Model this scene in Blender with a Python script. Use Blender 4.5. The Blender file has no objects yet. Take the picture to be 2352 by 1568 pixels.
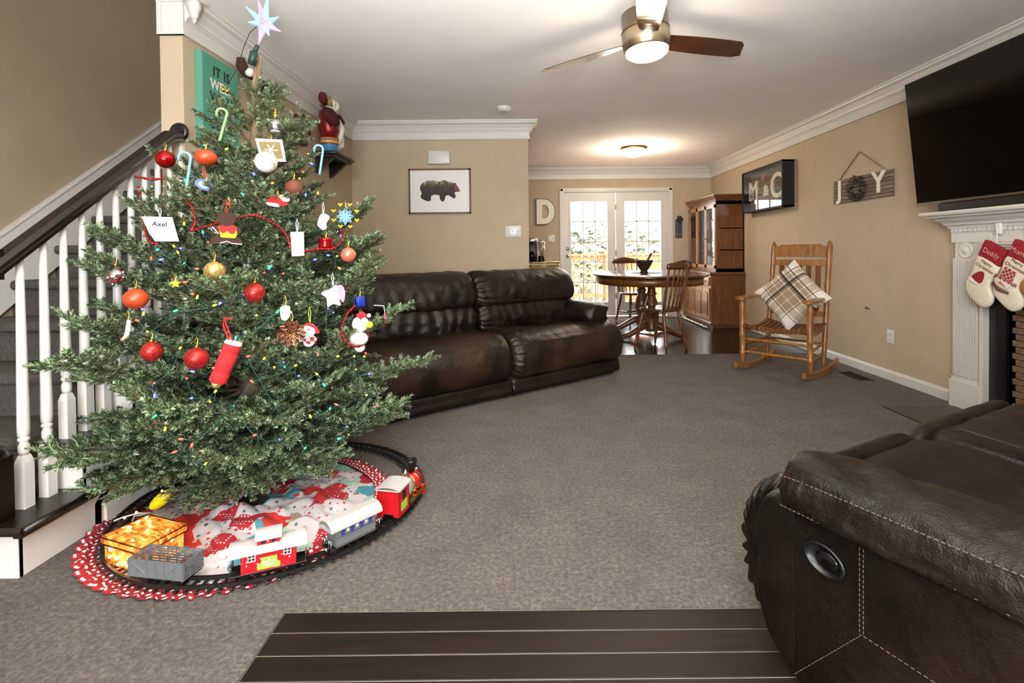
import bpy, bmesh, math, random
from mathutils import Vector, Matrix, noise
random.seed(7)
D = bpy.data; SC = bpy.context.scene; COL = SC.collection
PI = math.pi; R = math.radians

# ------------------------------------------------------------------ camera
H = 1.1021; P_ = 0.0139; R_ = 0.0098; PPX, PPY, F = 1211.32, 591.76, 1150.0
def cam_axes():
    f = Vector((0, math.cos(P_), -math.sin(P_))); u0 = Vector((0, math.sin(P_), math.cos(P_))); r0 = Vector((1, 0, 0))
    return r0 * math.cos(R_) - u0 * math.sin(R_), u0 * math.cos(R_) + r0 * math.sin(R_), f
CR, CU, CF = cam_axes()
cd = D.cameras.new('camera'); cam = D.objects.new('camera', cd); COL.objects.link(cam)
cam.matrix_world = Matrix(((CR.x, CU.x, -CF.x, 0), (CR.y, CU.y, -CF.y, 0), (CR.z, CU.z, -CF.z, H), (0, 0, 0, 1)))
cd.sensor_width = 36; cd.lens = F / 2352 * 36; cd.clip_start = .02; cd.clip_end = 300
cd.shift_x = (1176 - PPX) / 2352; cd.shift_y = (PPY - 784) / 2352
SC.camera = cam
def ray(px, py): return CR * ((px - PPX) / F) - CU * ((py - PPY) / F) + CF
def at(px, py, Y):
    d = ray(px, py); return Vector((0, 0, H)) + d * (Y / d.y)

# ------------------------------------------------------------------ world, lights, exposure
w = D.worlds.new('world'); SC.world = w; w.use_nodes = True
bg = w.node_tree.nodes['Background']; bg.inputs[0].default_value = (.93, .97, 1, 1); bg.inputs[1].default_value = 7.0
def light(name, kind, loc, energy, col, size=.1, rot=None, sy=None):
    l = D.lights.new(name, kind); l.energy = energy; l.color = col
    if kind == 'AREA':
        l.size = size
        if sy: l.shape = 'RECTANGLE'; l.size_y = sy
    else: l.shadow_soft_size = size
    o = D.objects.new(name, l); COL.objects.link(o); o.location = loc
    if rot: o.rotation_euler = rot
    return o
light('camera_flash', 'POINT', (-.07, -.03, 1.28), 14, (1, .97, .94), .03)
bf_ = light('ceiling_fill', 'SPOT', (-.07, -.12, 1.34), 530, (1, .97, .94), .35, (R(156), 0, 0)); bf_.data.spot_size = R(122); bf_.data.spot_blend = .9  # spot added to brighten the ceiling, not a known source
light('front_window_daylight', 'AREA', (-.3, -2.1, 1.5), 50, (.86, .93, 1), 2.4, (R(90), 0, 0), 1.6)
light('stairwell_fill', 'AREA', (-2.4, 3.6, 4.9), 12, (1, .93, .84), .7)  # added area lamp lifting the stairwell wall; no such fixture is seen
light('fan_bulb', 'POINT', (.668, 2.83, 2.10), 5, (1, .88, .72), .10)
light('dining_bulb', 'POINT', (1.41, 6.58, 2.15), 15, (1, .88, .72), .09)
vs = SC.view_settings; SC.display_settings.display_device = 'sRGB'
vs.view_transform = 'Standard'; vs.look = 'None'; vs.exposure = 1.27; vs.gamma = 1; vs.use_curve_mapping = False

# ------------------------------------------------------------------ materials
def lin(c):
    if isinstance(c, str):
        c = [int(c[i:i + 2], 16) for i in (0, 2, 4)]
    return tuple(((v / 255) / 12.92 if v / 255 <= .04045 else ((v / 255 + .055) / 1.055) ** 2.4) for v in c) + (1,)
def nodes(name):
    m = D.materials.new(name); m.use_nodes = True
    nt = m.node_tree; b = nt.nodes['Principled BSDF']; return m, nt, b
def N(nt, t, **kw):
    n = nt.nodes.new(t)
    for k, v in kw.items():
        if k.startswith('i_'): n.inputs[k[2:].replace('_', ' ')].default_value = v
        else: setattr(n, k, v)
    return n
def coords(nt, scale=(1, 1, 1), kind='Object', rot=(0, 0, 0)):
    tc = N(nt, 'ShaderNodeTexCoord'); mp = N(nt, 'ShaderNodeMapping')
    mp.inputs['Scale'].default_value = scale; mp.inputs['Rotation'].default_value = rot
    nt.links.new(tc.outputs[kind], mp.inputs['Vector']); return mp.outputs['Vector']
def ramp(nt, fac, stops, interp='LINEAR'):
    r = N(nt, 'ShaderNodeValToRGB'); r.color_ramp.interpolation = interp
    e = r.color_ramp.elements
    while len(e) < len(stops): e.new(.5)
    for i, (p, c) in enumerate(stops): e[i].position = p; e[i].color = c
    if fac: nt.links.new(fac, r.inputs['Fac'])
    return r.outputs['Color']
def bump(nt, b, h, strength=.3, dist=.01):
    n = N(nt, 'ShaderNodeBump'); n.inputs['Strength'].default_value = strength; n.inputs['Distance'].default_value = dist
    nt.links.new(h, n.inputs['Height']); nt.links.new(n.outputs['Normal'], b.inputs['Normal'])
def M(name, c, rough=.5, metal=0, var=0, vscale=30, bmp=0, bscale=200, bdist=.002, emit=None, es=0, spec=None, coat=0, aniso=(1, 1, 1)):
    m, nt, b = nodes(name); col = lin(c)
    b.inputs['Base Color'].default_value = col; b.inputs['Roughness'].default_value = rough; b.inputs['Metallic'].default_value = metal
    if spec is not None: b.inputs['Specular IOR Level'].default_value = spec
    if coat: b.inputs['Coat Weight'].default_value = coat; b.inputs['Coat Roughness'].default_value = .15
    if var:
        n = N(nt, 'ShaderNodeTexNoise'); n.inputs['Scale'].default_value = vscale; n.inputs['Detail'].default_value = 5
        nt.links.new(coords(nt, aniso), n.inputs['Vector'])
        lo = tuple(v * (1 - var) for v in col[:3]) + (1,); hi = tuple(min(1, v * (1 + var)) for v in col[:3]) + (1,)
        nt.links.new(ramp(nt, n.outputs['Fac'], [(.3, lo), (.7, hi)]), b.inputs['Base Color'])
    if bmp:
        n = N(nt, 'ShaderNodeTexNoise'); n.inputs['Scale'].default_value = bscale; n.inputs['Detail'].default_value = 4
        nt.links.new(coords(nt), n.inputs['Vector']); bump(nt, b, n.outputs['Fac'], bmp, bdist)
    if emit: b.inputs['Emission Color'].default_value = lin(emit); b.inputs['Emission Strength'].default_value = es
    return m
def wood(name, c1, c2, rough=.4, scale=1.0, axis=2, coat=0):
    m, nt, b = nodes(name); sc = [14 * scale] * 3; sc[axis] = 1.2 * scale
    n = N(nt, 'ShaderNodeTexNoise'); n.inputs['Scale'].default_value = 3; n.inputs['Detail'].default_value = 8; n.inputs['Distortion'].default_value = .6
    nt.links.new(coords(nt, sc), n.inputs['Vector'])
    nt.links.new(ramp(nt, n.outputs['Fac'], [(.3, lin(c1)), (.68, lin(c2))]), b.inputs['Base Color'])
    b.inputs['Roughness'].default_value = rough
    if coat: b.inputs['Coat Weight'].default_value = coat; b.inputs['Coat Roughness'].default_value = .2
    if not coat: b.inputs['Specular IOR Level'].default_value = .32
    bump(nt, b, n.outputs['Fac'], .15, .002); return m
def leather(name, c1, c2, rough=.36, spec=.42):
    m, nt, b = nodes(name); v = coords(nt)
    n = N(nt, 'ShaderNodeTexNoise'); n.inputs['Scale'].default_value = 3.5; n.inputs['Detail'].default_value = 6
    nt.links.new(v, n.inputs['Vector'])
    nt.links.new(ramp(nt, n.outputs['Fac'], [(.38, lin(c1)), (.72, lin(c2))]), b.inputs['Base Color'])
    nt.links.new(ramp(nt, n.outputs['Fac'], [(.3, (rough,) * 3 + (1,)), (.75, (rough + .16,) * 3 + (1,))]), b.inputs['Roughness'])
    vo = N(nt, 'ShaderNodeTexVoronoi'); vo.inputs['Scale'].default_value = 260; nt.links.new(v, vo.inputs['Vector'])
    n2 = N(nt, 'ShaderNodeTexNoise'); n2.inputs['Scale'].default_value = 9; n2.inputs['Detail'].default_value = 5; n2.inputs['Distortion'].default_value = 1.2
    nt.links.new(v, n2.inputs['Vector'])
    mx = N(nt, 'ShaderNodeMath', operation='MULTIPLY_ADD'); mx.inputs[1].default_value = 12
    nt.links.new(n2.outputs['Fac'], mx.inputs[0]); nt.links.new(vo.outputs['Distance'], mx.inputs[2])
    b.inputs['Specular IOR Level'].default_value = spec
    bump(nt, b, mx.outputs[0], .35, .0025); return m
def glass(name, tint=(1, 1, 1, 1), refl=.09, rough=.02):
    m = D.materials.new(name); m.use_nodes = True; nt = m.node_tree; nt.nodes.clear()
    o = N(nt, 'ShaderNodeOutputMaterial'); mx = N(nt, 'ShaderNodeMixShader'); t = N(nt, 'ShaderNodeBsdfTransparent'); g = N(nt, 'ShaderNodeBsdfGlossy')
    t.inputs[0].default_value = tint; g.inputs['Roughness'].default_value = rough; mx.inputs[0].default_value = refl
    nt.links.new(t.outputs[0], mx.inputs[1]); nt.links.new(g.outputs[0], mx.inputs[2]); nt.links.new(mx.outputs[0], o.inputs[0]); return m
def pattern(name, rough, build):
    m, nt, b = nodes(name); b.inputs['Roughness'].default_value = rough; build(nt, b); return m

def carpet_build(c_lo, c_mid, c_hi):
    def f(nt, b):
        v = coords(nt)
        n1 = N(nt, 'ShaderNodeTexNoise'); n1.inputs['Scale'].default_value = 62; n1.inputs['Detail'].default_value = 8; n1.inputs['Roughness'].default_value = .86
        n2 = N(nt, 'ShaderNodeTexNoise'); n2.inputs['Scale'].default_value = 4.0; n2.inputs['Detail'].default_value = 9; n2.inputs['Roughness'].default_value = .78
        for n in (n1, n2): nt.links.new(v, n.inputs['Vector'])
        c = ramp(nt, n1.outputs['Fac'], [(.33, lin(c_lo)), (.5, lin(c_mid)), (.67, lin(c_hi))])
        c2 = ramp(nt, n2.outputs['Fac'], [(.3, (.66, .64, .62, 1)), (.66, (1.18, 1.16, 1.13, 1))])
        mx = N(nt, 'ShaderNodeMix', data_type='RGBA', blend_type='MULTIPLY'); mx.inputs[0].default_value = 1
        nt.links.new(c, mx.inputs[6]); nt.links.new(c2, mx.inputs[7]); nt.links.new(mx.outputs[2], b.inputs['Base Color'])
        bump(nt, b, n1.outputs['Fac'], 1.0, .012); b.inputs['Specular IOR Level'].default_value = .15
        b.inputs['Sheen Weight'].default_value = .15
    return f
m_carpet = pattern('carpet_pile', .95, carpet_build('2e2924', '645b51', '9c9185'))
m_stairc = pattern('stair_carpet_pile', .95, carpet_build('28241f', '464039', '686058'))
def wallmat(name, c): return M(name, c, .85, var=.035, vscale=6, bmp=.12, bscale=420, bdist=.001)
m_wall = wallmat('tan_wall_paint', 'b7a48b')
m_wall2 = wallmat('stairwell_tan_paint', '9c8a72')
m_ceil = M('ceiling_paint', 'f0ede8', .9, var=.02, vscale=5, bmp=.18, bscale=300, bdist=.0015)
m_white = M('white_trim_paint', 'cfcbc3', .38, var=.02, vscale=8)
m_whiteg = M('white_gloss', 'd0cdc6', .25)
def plank_tex(nt, b):
    v = coords(nt); br = N(nt, 'ShaderNodeTexBrick'); br.offset = .37
    br.inputs['Scale'].default_value = 1; br.inputs['Brick Width'].default_value = 1.1; br.inputs['Row Height'].default_value = .083; br.inputs['Mortar Size'].default_value = .0016
    br.inputs['Color1'].default_value = lin('140f0c'); br.inputs['Color2'].default_value = lin('1d1613'); br.inputs['Mortar'].default_value = lin('0c0a08')
    nt.links.new(v, br.inputs['Vector']); nt.links.new(br.outputs['Color'], b.inputs['Base Color'])
    n = N(nt, 'ShaderNodeTexNoise'); n.inputs['Scale'].default_value = 4; nt.links.new(coords(nt, (2, 30, 2)), n.inputs['Vector'])
    bump(nt, b, n.outputs['Fac'], .15, .003)
m_floor2 = pattern('dark_hardwood_far', .2, plank_tex)
m_plank = [wood('dark_hardwood_%d' % i, a, b_, .46, .8, 0) for i, (a, b_) in enumerate([('0d0805', '1d120c'), ('110a07', '23160f'), ('0b0604', '180f0a')])]
m_darkwood = wood('espresso_wood', '0d0806', '1c120d', .34, 1, 1, .08)
m_oak = wood('honey_oak', '74471a', 'a87036', .38, 1.0, 2, .3)
m_oakd = wood('dark_oak', '4a2a10', '7a4a20', .36, 1.0, 2, .3)
m_oakt = wood('table_oak', '41220f', '683c20', .16, 1.0, 0, .5)
m_leather = leather('dark_brown_leather', '0c0705', '21130c', .32); m_leatherw = leather('worn_seat_leather', '0e0805', '38210f', .34)
m_leather2 = leather('dark_brown_leather_near', '0b0704', '22150d', .38, .22)
m_stitch = M('tan_stitching', '6a5643', .8); m_seam = M('dark_seam', '3a281c', .6)
m_black = M('black_plastic', '0b0b0c', .35)
m_blackm = M('black_matte', '101010', .7)
m_blackg = M('black_gloss_screen', '040405', .06)
m_iron = M('black_fireplace_metal', '0e0e0f', .45, bmp=.1, bscale=300)
m_slate = M('black_hearth_stone', '1c1d1d', .28, var=.3, vscale=12)
m_brick = M('tan_firebrick', '6e533e', .9, var=.25, vscale=30, bmp=.4, bscale=120)
m_nickel = M('brushed_nickel', 'b9a991', .28, 1, bmp=.06, bscale=500)
m_chrome = M('chrome', 'd6d6d6', .12, 1)
m_gold = M('gold_metal', 'c9a24a', .22, 1)
m_brass = M('antique_brass', 'a8752f', .3, 1)
m_glow = M('lamp_glass_lit', 'fff2dc', .4, emit='ffdca6', es=14)
m_glow2 = M('dome_glass_lit', 'fff2dc', .4, emit='ffd69a', es=9)
m_glass = glass('window_glass')
m_clear = glass('clear_ornament_glass', (.93, .95, .95, 1), .22, .03)
m_red = M('red_paint', 'b3121b', .35, var=.06)
m_redm = M('red_mirror_ball', 'a00d12', .1, .65)
def glitter(name, c1, c2):
    def f(nt, b):
        vo = N(nt, 'ShaderNodeTexVoronoi'); vo.inputs['Scale'].default_value = 420; nt.links.new(coords(nt), vo.inputs['Vector'])
        sep = N(nt, 'ShaderNodeSeparateColor'); nt.links.new(vo.outputs['Color'], sep.inputs[0])
        nt.links.new(ramp(nt, sep.outputs[0], [(.2, lin(c1)), (.9, lin(c2))]), b.inputs['Base Color'])
        b.inputs['Metallic'].default_value = .6; bump(nt, b, sep.outputs[1], .8, .002)
    return pattern(name, .32, f)
m_redg = glitter('red_glitter', '8c0d10', 'e0443c')
m_goldg = glitter('gold_glitter', '9c7a2c', 'e8cf8a')
m_silverg = M('silver_plastic', '77797c', .38, .35, var=.08, vscale=200)
m_copperg = glitter('garnet_glitter', '4a0d0c', 'c0403a')
# ------------------------------------------------------------------ mesh helpers
def rotz(a): return Matrix.Rotation(a, 4, 'Z')
def frame(loc, x, y=None, z=None):
    x = Vector(x).normalized()
    if z is None:
        y = Vector(y); z = x.cross(y).normalized(); y = z.cross(x)
    else:
        z = Vector(z); y = z.cross(x).normalized(); z = x.cross(y)
    m = Matrix((x, y, z)).transposed().to_4x4(); m.translation = loc; return m
class MB:
    def __init__(s): s.v = []; s.f = []; s.m = []; s.s = []
    def add(s, vs, fs, mat=0, sm=False, X=None):
        o = len(s.v)
        s.v += [tuple(X @ Vector(p)) for p in vs] if X is not None else [tuple(p) for p in vs]
        for f in fs: s.f.append([i + o for i in f]); s.m.append(mat); s.s.append(sm)
        return s
    def box(s, c, d, mat=0, X=None, rz=0):
        x, y, z = d[0] / 2, d[1] / 2, d[2] / 2
        vs = [Vector((a * x, b * y, e * z)) for e in (-1, 1) for b in (-1, 1) for a in (-1, 1)]
        if rz: vs = [rotz(rz) @ p for p in vs]
        vs = [p + Vector(c) for p in vs]
        return s.add(vs, [(0, 2, 3, 1), (4, 5, 7, 6), (0, 1, 5, 4), (2, 6, 7, 3), (0, 4, 6, 2), (1, 3, 7, 5)], mat, False, X)
    def b2(s, x0, x1, y0, y1, z0, z1, mat=0, X=None):
        return s.box(((x0 + x1) / 2, (y0 + y1) / 2, (z0 + z1) / 2), (abs(x1 - x0), abs(y1 - y0), abs(z1 - z0)), mat, X)
    def rbox(s, c, d, r, mat=0, X=None, seg=2):
        bm = bmesh.new(); bmesh.ops.create_cube(bm, size=1); bmesh.ops.scale(bm, vec=d, verts=bm.verts)
        bmesh.ops.bevel(bm, geom=bm.edges[:], offset=min(r, min(d) * .49), segments=seg, profile=.5, affect='EDGES')
        bm.verts.index_update(); vs = [p.co + Vector(c) for p in bm.verts]; fs = [[q.index for q in f.verts] for f in bm.faces]; bm.free()
        return s.add(vs, fs, mat, seg > 1, X)
    def rings(s, rings, mat=0, sm=True, closed=True, cap=True, X=None):
        n = len(rings[0]); vs = [p for r in rings for p in r]; fs = []
        for i in range(len(rings) - 1):
            for j in range(n if closed else n - 1):
                a = i * n + j; b = i * n + (j + 1) % n
                fs.append((a, b, b + n, a + n))
        if cap and closed:
            fs.append(tuple(range(n - 1, -1, -1))); o = (len(rings) - 1) * n; fs.append(tuple(range(o, o + n)))
        return s.add(vs, fs, mat, sm, X)
    def tube(s, pts, r, n=8, mat=0, cap=True, X=None, flat=1.0):
        pts = [Vector(p) for p in pts]; rs = r if isinstance(r, (list, tuple)) else [r] * len(pts)
        up = None; out = []
        for i, p in enumerate(pts):
            t = (pts[min(i + 1, len(pts) - 1)] - pts[max(i - 1, 0)])
            t = t.normalized() if t.length > 1e-9 else Vector((0, 0, 1))
            if up is None: up = t.orthogonal().normalized()
            a = (up - t * up.dot(t)); a = a.normalized() if a.length > 1e-6 else t.orthogonal().normalized(); up = a; b = t.cross(a)
            out.append([p + (a * math.cos(2 * PI * k / n) + b * math.sin(2 * PI * k / n) * flat) * rs[i] for k in range(n)])
        return s.rings(out, mat, n > 5, True, cap, X)
    def cyl(s, p0, p1, r0, r1=None, n=16, mat=0, X=None): return s.tube([p0, p1], [r0, r0 if r1 is None else r1], n, mat, True, X)
    def lathe(s, prof, n=16, mat=0, X=None, sm=True):
        out = [[(max(r, 1e-5) * math.cos(2 * PI * k / n), max(r, 1e-5) * math.sin(2 * PI * k / n), z) for k in range(n)] for r, z in prof]
        return s.rings(out, mat, sm, True, True, X)
    def turned(s, p0, p1, prof, n=10, mat=0):      # prof: (t along, radius)
        p0 = Vector(p0); p1 = Vector(p1); d = p1 - p0; L = d.length
        a = d.orthogonal().normalized(); X = frame(p0, a, None, d.normalized())
        return s.lathe([(r, t * L) for t, r in prof], n, mat, X)
    def ball(s, c, r, nu=16, nv=10, mat=0, sc=(1, 1, 1), X=None):
        out = []
        for i in range(nv + 1):
            a = -PI / 2 + PI * i / nv; rr = max(math.cos(a), 1e-4)
            out.append([(c[0] + r * sc[0] * rr * math.cos(2 * PI * k / nu), c[1] + r * sc[1] * rr * math.sin(2 * PI * k / nu), c[2] + r * sc[2] * math.sin(a)) for k in range(nu)])
        return s.rings(out, mat, True, True, True, X)
    def prism(s, poly, z0, z1, mat=0, X=None, sm=False):
        n = len(poly); vs = [(x, y, z0) for x, y in poly] + [(x, y, z1) for x, y in poly]
        fs = [tuple(range(n - 1, -1, -1)), tuple(range(n, 2 * n))] + [(i, (i + 1) % n, n + (i + 1) % n, n + i) for i in range(n)]
        return s.add(vs, fs, mat, sm, X)
    def sweep(s, prof, path, mat=0, X=None, closed=False):  # prof (out, up) along horizontal path with miter
        pts = [Vector((p[0], p[1])) for p in path]; n = len(pts); out = []
        for i, p in enumerate(pts):
            a = pts[i - 1] if i > 0 else None; b = pts[i + 1] if i < n - 1 else None
            d1 = (p - a).normalized() if a is not None else (b - p).normalized(); d2 = (b - p).normalized() if b is not None else d1
            n1 = Vector((-d1.y, d1.x)); n2 = Vector((-d2.y, d2.x)); m = n1 + n2; m = m / max(m.dot(n1), .2) if m.length > 1e-6 else n1
            out.append([(p.x + m.x * o, p.y + m.y * o, z) for o, z in prof])
        return s.rings(out, mat, False, True, True, X)
    def grid(s, fn, nu, nv, mat=0, sm=True, X=None, wrap=False):
        vs = [fn(i / (nu if wrap else nu - 1), j / (nv - 1)) for j in range(nv) for i in range(nu)]
        fs = [(j * nu + i, j * nu + (i + 1) % nu, (j + 1) * nu + (i + 1) % nu, (j + 1) * nu + i) for j in range(nv - 1) for i in range(nu if wrap else nu - 1)]
        return s.add(vs, fs, mat, sm, X)
    def mesh(s, name, mats):
        me = D.meshes.new(name); me.from_pydata(s.v, [], s.f)
        for m in (mats if isinstance(mats, (list, tuple)) else [mats]): me.materials.append(m)
        me.polygons.foreach_set('material_index', s.m); me.polygons.foreach_set('use_smooth', s.s)
        me.update()
        bm = bmesh.new(); bm.from_mesh(me); bmesh.ops.recalc_face_normals(bm, faces=bm.faces); bm.to_mesh(me); bm.free()
        return me
def link(o): COL.objects.link(o); return o
def obj(name, mb, mats, parent=None, loc=None):
    me = mb.mesh(name, mats) if isinstance(mb, MB) else mb
    o = link(D.objects.new(name, me))
    if parent is not None: o.parent = parent
    if loc is not None: o.location = loc
    return o
def tag(o, label=None, cat=None, group=None, kind=None):
    for k, v in (('label', label), ('category', cat), ('group', group), ('kind', kind)):
        if v: o[k] = v
    return o
def thing(name, label, cat, loc=(0, 0, 0), rz=0, group=None, X=None):
    o = link(D.objects.new(name, None)); o.empty_display_size = .1
    if X is not None: o.matrix_world = X
    else: o.location = loc; o.rotation_euler = (0, 0, rz)
    return tag(o, label, cat, group)
def struct(name, mb, mats, parent=None):
    o = obj(name, mb, mats, parent)
    if parent is None: o['kind'] = 'structure'
    return o
def copy_tree(o, parent=None):
    c = o.copy(); link(c)
    if parent is not None: c.parent = parent
    for ch in [x for x in o.children]: copy_tree(ch, c)
    return c
def text_mesh(s, size, extrude=.002, mat=None, bold=0.0, align='CENTER', spacing=1.0, lines=1.0):
    cu = D.curves.new('lettering', 'FONT'); cu.body = s; cu.size = size; cu.extrude = extrude; cu.align_x = align; cu.align_y = 'CENTER'
    cu.offset = bold; cu.space_character = spacing; cu.space_line = lines; cu.resolution_u = 3
    o = D.objects.new('lettering', cu); COL.objects.link(o)
    dg = bpy.context.evaluated_depsgraph_get(); dg.update()
    me = D.meshes.new_from_object(o.evaluated_get(dg)); COL.objects.unlink(o); D.objects.remove(o); D.curves.remove(cu)
    me.name = 'lettering'; me.materials.clear(); me.materials.append(mat); return me
def text(name, s, size, X, mat, parent=None, **kw):
    o = obj(name, text_mesh(s, size, mat=mat, **kw), None, parent); o.matrix_local = X; return o
def smooth_poly(pts, n, closed=True):
    P = [Vector(p) for p in pts]; out = []; k = len(P)
    for q in range(n):
        t = q / n * k if closed else q / (n - 1) * (k - 1)
        i = min(int(t), k - 1); f = t - i
        g = (lambda j: P[j % k]) if closed else (lambda j: P[max(0, min(k - 1, j))])
        a, b, c, d = g(i - 1), g(i), g(i + 1), g(i + 2)
        out.append(.5 * ((2 * b) + (c - a) * f + (2 * a - 5 * b + 4 * c - d) * f * f + (3 * b - a - 3 * c + d) * f ** 3))
    return out
def puff(mb, prof, x0, x1, nx=24, er=.08, disp=None, mat=0, n=40, k0=.7, X=None):
    """leather pad: a closed (y, z) outline carried along x, its ends drawn in and rounded, then creased"""
    P = smooth_poly([Vector((a, b)) for a, b in prof], n); c = sum(P, Vector((0, 0))) / n; out = []
    xs = sorted(set([x0 + (x1 - x0) * i / nx for i in range(nx + 1)] + [x0 + er * q for q in (.06, .18, .36, .6, .8)] + [x1 - er * q for q in (.06, .18, .36, .6, .8)]))
    for x in xs:
        t = max(0, min(1, min(x - x0, x1 - x) / er)); k = k0 + (1 - k0) * math.sqrt(max(0, 1 - (1 - t) ** 2)); ring = []
        for j, p in enumerate(P):
            d = p - c; q = c + d * k
            if disp: q = q + d.normalized() * disp(x, j / n, p, t)
            ring.append((x, q.x, q.y))
        out.append(ring)
    return mb.rings(out, mat, True, True, True, X)
def stitches(mb, pts, L=.007, gap=.0045, r=.0009, mat=0):
    pts = [Vector(p) for p in pts]; acc = 0
    for a, b in zip(pts, pts[1:]):
        d = b - a; l = d.length; t = acc
        if l < 1e-6: continue
        u = d / l
        while t < l:
            mb.tube([a + u * t, a + u * min(l, t + L)], r, 4, mat); t += L + gap
        acc = t - l
    return mb
def wig(v, s=1.0, seed=0): return noise.noise(Vector(v) * s + Vector((seed * 3.1, seed * 7.7, 0)))
# ------------------------------------------------------------------ the room
XR, XL, YB, YF, ZC = 3.007, -1.809, 5.20, 8.171, 2.44
XS = -1.749            # stair side
XW = -2.78             # far stairwell wall
YE = 2.66              # near end of the wall beside the stairs
fl = MB(); fl.b2(-2.9, 3.2, -2.3, 8.3, -.12, -.02)
floor = struct('floor', fl, m_floor2)
ff = MB(); ff.b2(-2.9, 3.1, 5.247, 8.25, -.02, -.004); obj('dining_hardwood', ff, m_floor2, floor)
random.seed(3)
sd0 = MB(); sd0.b2(-.757, 3.0, .25, 1.528, -.02, -.0055); obj('seam_glint', sd0, M('glint_paint', 'b4aa9c', .9), floor)  # pale sheet: light glinting off the plank bevels, put into its colour
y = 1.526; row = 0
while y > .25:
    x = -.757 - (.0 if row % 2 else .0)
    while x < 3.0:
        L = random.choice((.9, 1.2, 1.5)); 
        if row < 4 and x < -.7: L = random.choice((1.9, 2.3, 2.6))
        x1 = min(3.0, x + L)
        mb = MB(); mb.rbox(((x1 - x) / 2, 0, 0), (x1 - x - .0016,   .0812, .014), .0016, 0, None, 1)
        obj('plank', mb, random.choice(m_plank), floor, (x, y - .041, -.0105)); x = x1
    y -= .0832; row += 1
cp = MB()
def carpet_piece(mb, x0, x1, y0, y1): mb.b2(x0, x1, y0, y1, -.02, 0)
carpet_piece(cp, -1.76, XR, 1.528, 5.247); carpet_piece(cp, -2.78, -.757, -2.2, 1.528); carpet_piece(cp, -2.78, -1.76, 1.528, 1.70)
struct('floor_carpet', cp, m_carpet)
# ceiling (open above the stairs)
c = MB(); c.b2(-1.93, 3.2, 1.2, 8.3, ZC, ZC + .3); c.b2(-2.9, 3.2, -2.3, 1.2, ZC, ZC + .3); c.b2(-2.9, -1.93, 5.2, 8.3, ZC, ZC + .3)
struct('ceiling', c, m_ceil)
c = MB(); c.b2(-3.0, -1.8, 1.0, 5.6, 5.0, 5.1); struct('ceiling_stairwell', c, m_ceil)
w = MB(); w.b2(XR, XR + .14, -2.3, 8.3, -.1, ZC + .2); struct('wall_right', w, m_wall)
w = MB(); w.b2(-1.93, XL, YE, YB + .12, -.1, ZC + .05); struct('wall_left', w, m_wall)
w = MB(); w.b2(-1.93, .018, YB, YB + .12, -.1, ZC + .05); struct('wall_back', w, m_wall)
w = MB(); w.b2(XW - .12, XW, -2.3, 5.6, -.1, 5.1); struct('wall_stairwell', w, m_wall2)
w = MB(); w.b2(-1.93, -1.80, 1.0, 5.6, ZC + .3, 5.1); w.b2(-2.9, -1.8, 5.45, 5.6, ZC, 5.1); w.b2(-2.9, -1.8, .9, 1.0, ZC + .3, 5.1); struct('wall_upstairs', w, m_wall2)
w = MB()                                                     # far wall with the door opening
w.b2(-2.9, .60, YF, YF + .14, -.1, 2.6); w.b2(2.30, 3.2, YF, YF + .14, -.1, 2.6); w.b2(.60, 2.30, YF, YF + .14, 2.06, 2.6)
struct('wall_far', w, m_wall)
w = MB(); w.b2(-2.9, -2.78, 5.2, 8.3, -.1, 2.6); struct('wall_kitchen', w, m_wall)
w = MB()                                                     # wall behind the camera, with a window opening
w.b2(-2.9, -1.55, -2.3, -2.2, -.1, 2.6); w.b2(.95, 3.2, -2.3, -2.2, -.1, 2.6); w.b2(-1.55, .95, -2.3, -2.2, -.1, .65); w.b2(-1.55, .95, -2.3, -2.2, 2.35, 2.6)
struct('wall_front', w, m_wall)
g = MB(); g.b2(-1.55, .95, -2.27, -2.26, .65, 2.35); wn = struct('window_1', g, m_glass)
g = MB()
for x in (-1.53, -.3, .93): g.b2(x - .03, x + .03, -2.3, -2.2, .65, 2.35)
for z in (.68, 1.5, 2.32): g.b2(-1.55, .95, -2.29, -2.21, z - .03, z + .03)
obj('window_frame', g, m_white, wn)
# wall under the stairs and its baseboard
w = MB(); w.add([(XS, y, z) for y, z in ((2.0, .0), (YE + .02, .0), (YE + .02, .72), (2.0, .1))] + [(XS - .1, y, z) for y, z in ((2.0, .0), (YE + .02, .0), (YE + .02, .72), (2.0, .1))],
    [(0, 1, 2, 3), (4, 7, 6, 5), (0, 3, 7, 4), (1, 5, 6, 2), (3, 2, 6, 7), (0, 4, 5, 1)])
struct('wall_under_stairs', w, m_wall)
bb = [(0, 0), (.014, 0), (.014, .062), (.009, .074), (.006, .082), (0, .082)]
def base(name, path):
    mb = MB(); mb.sweep(bb, path); struct(name, mb, m_white)
base('baseboard_right', [(XR, 3.56), (XR, YF)])
base('baseboard_back', [(XL, YB), (.018, YB)][::-1])
base('baseboard_left', [(XL, YB), (XL, YE)])
base('baseboard_far_right', [(XR, YF), (2.375, YF)])
base('baseboard_far', [(.52, YF), (-2.78, YF)])
base('baseboard_stairs', [(XS, YE), (XS, 2.04)])
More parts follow.
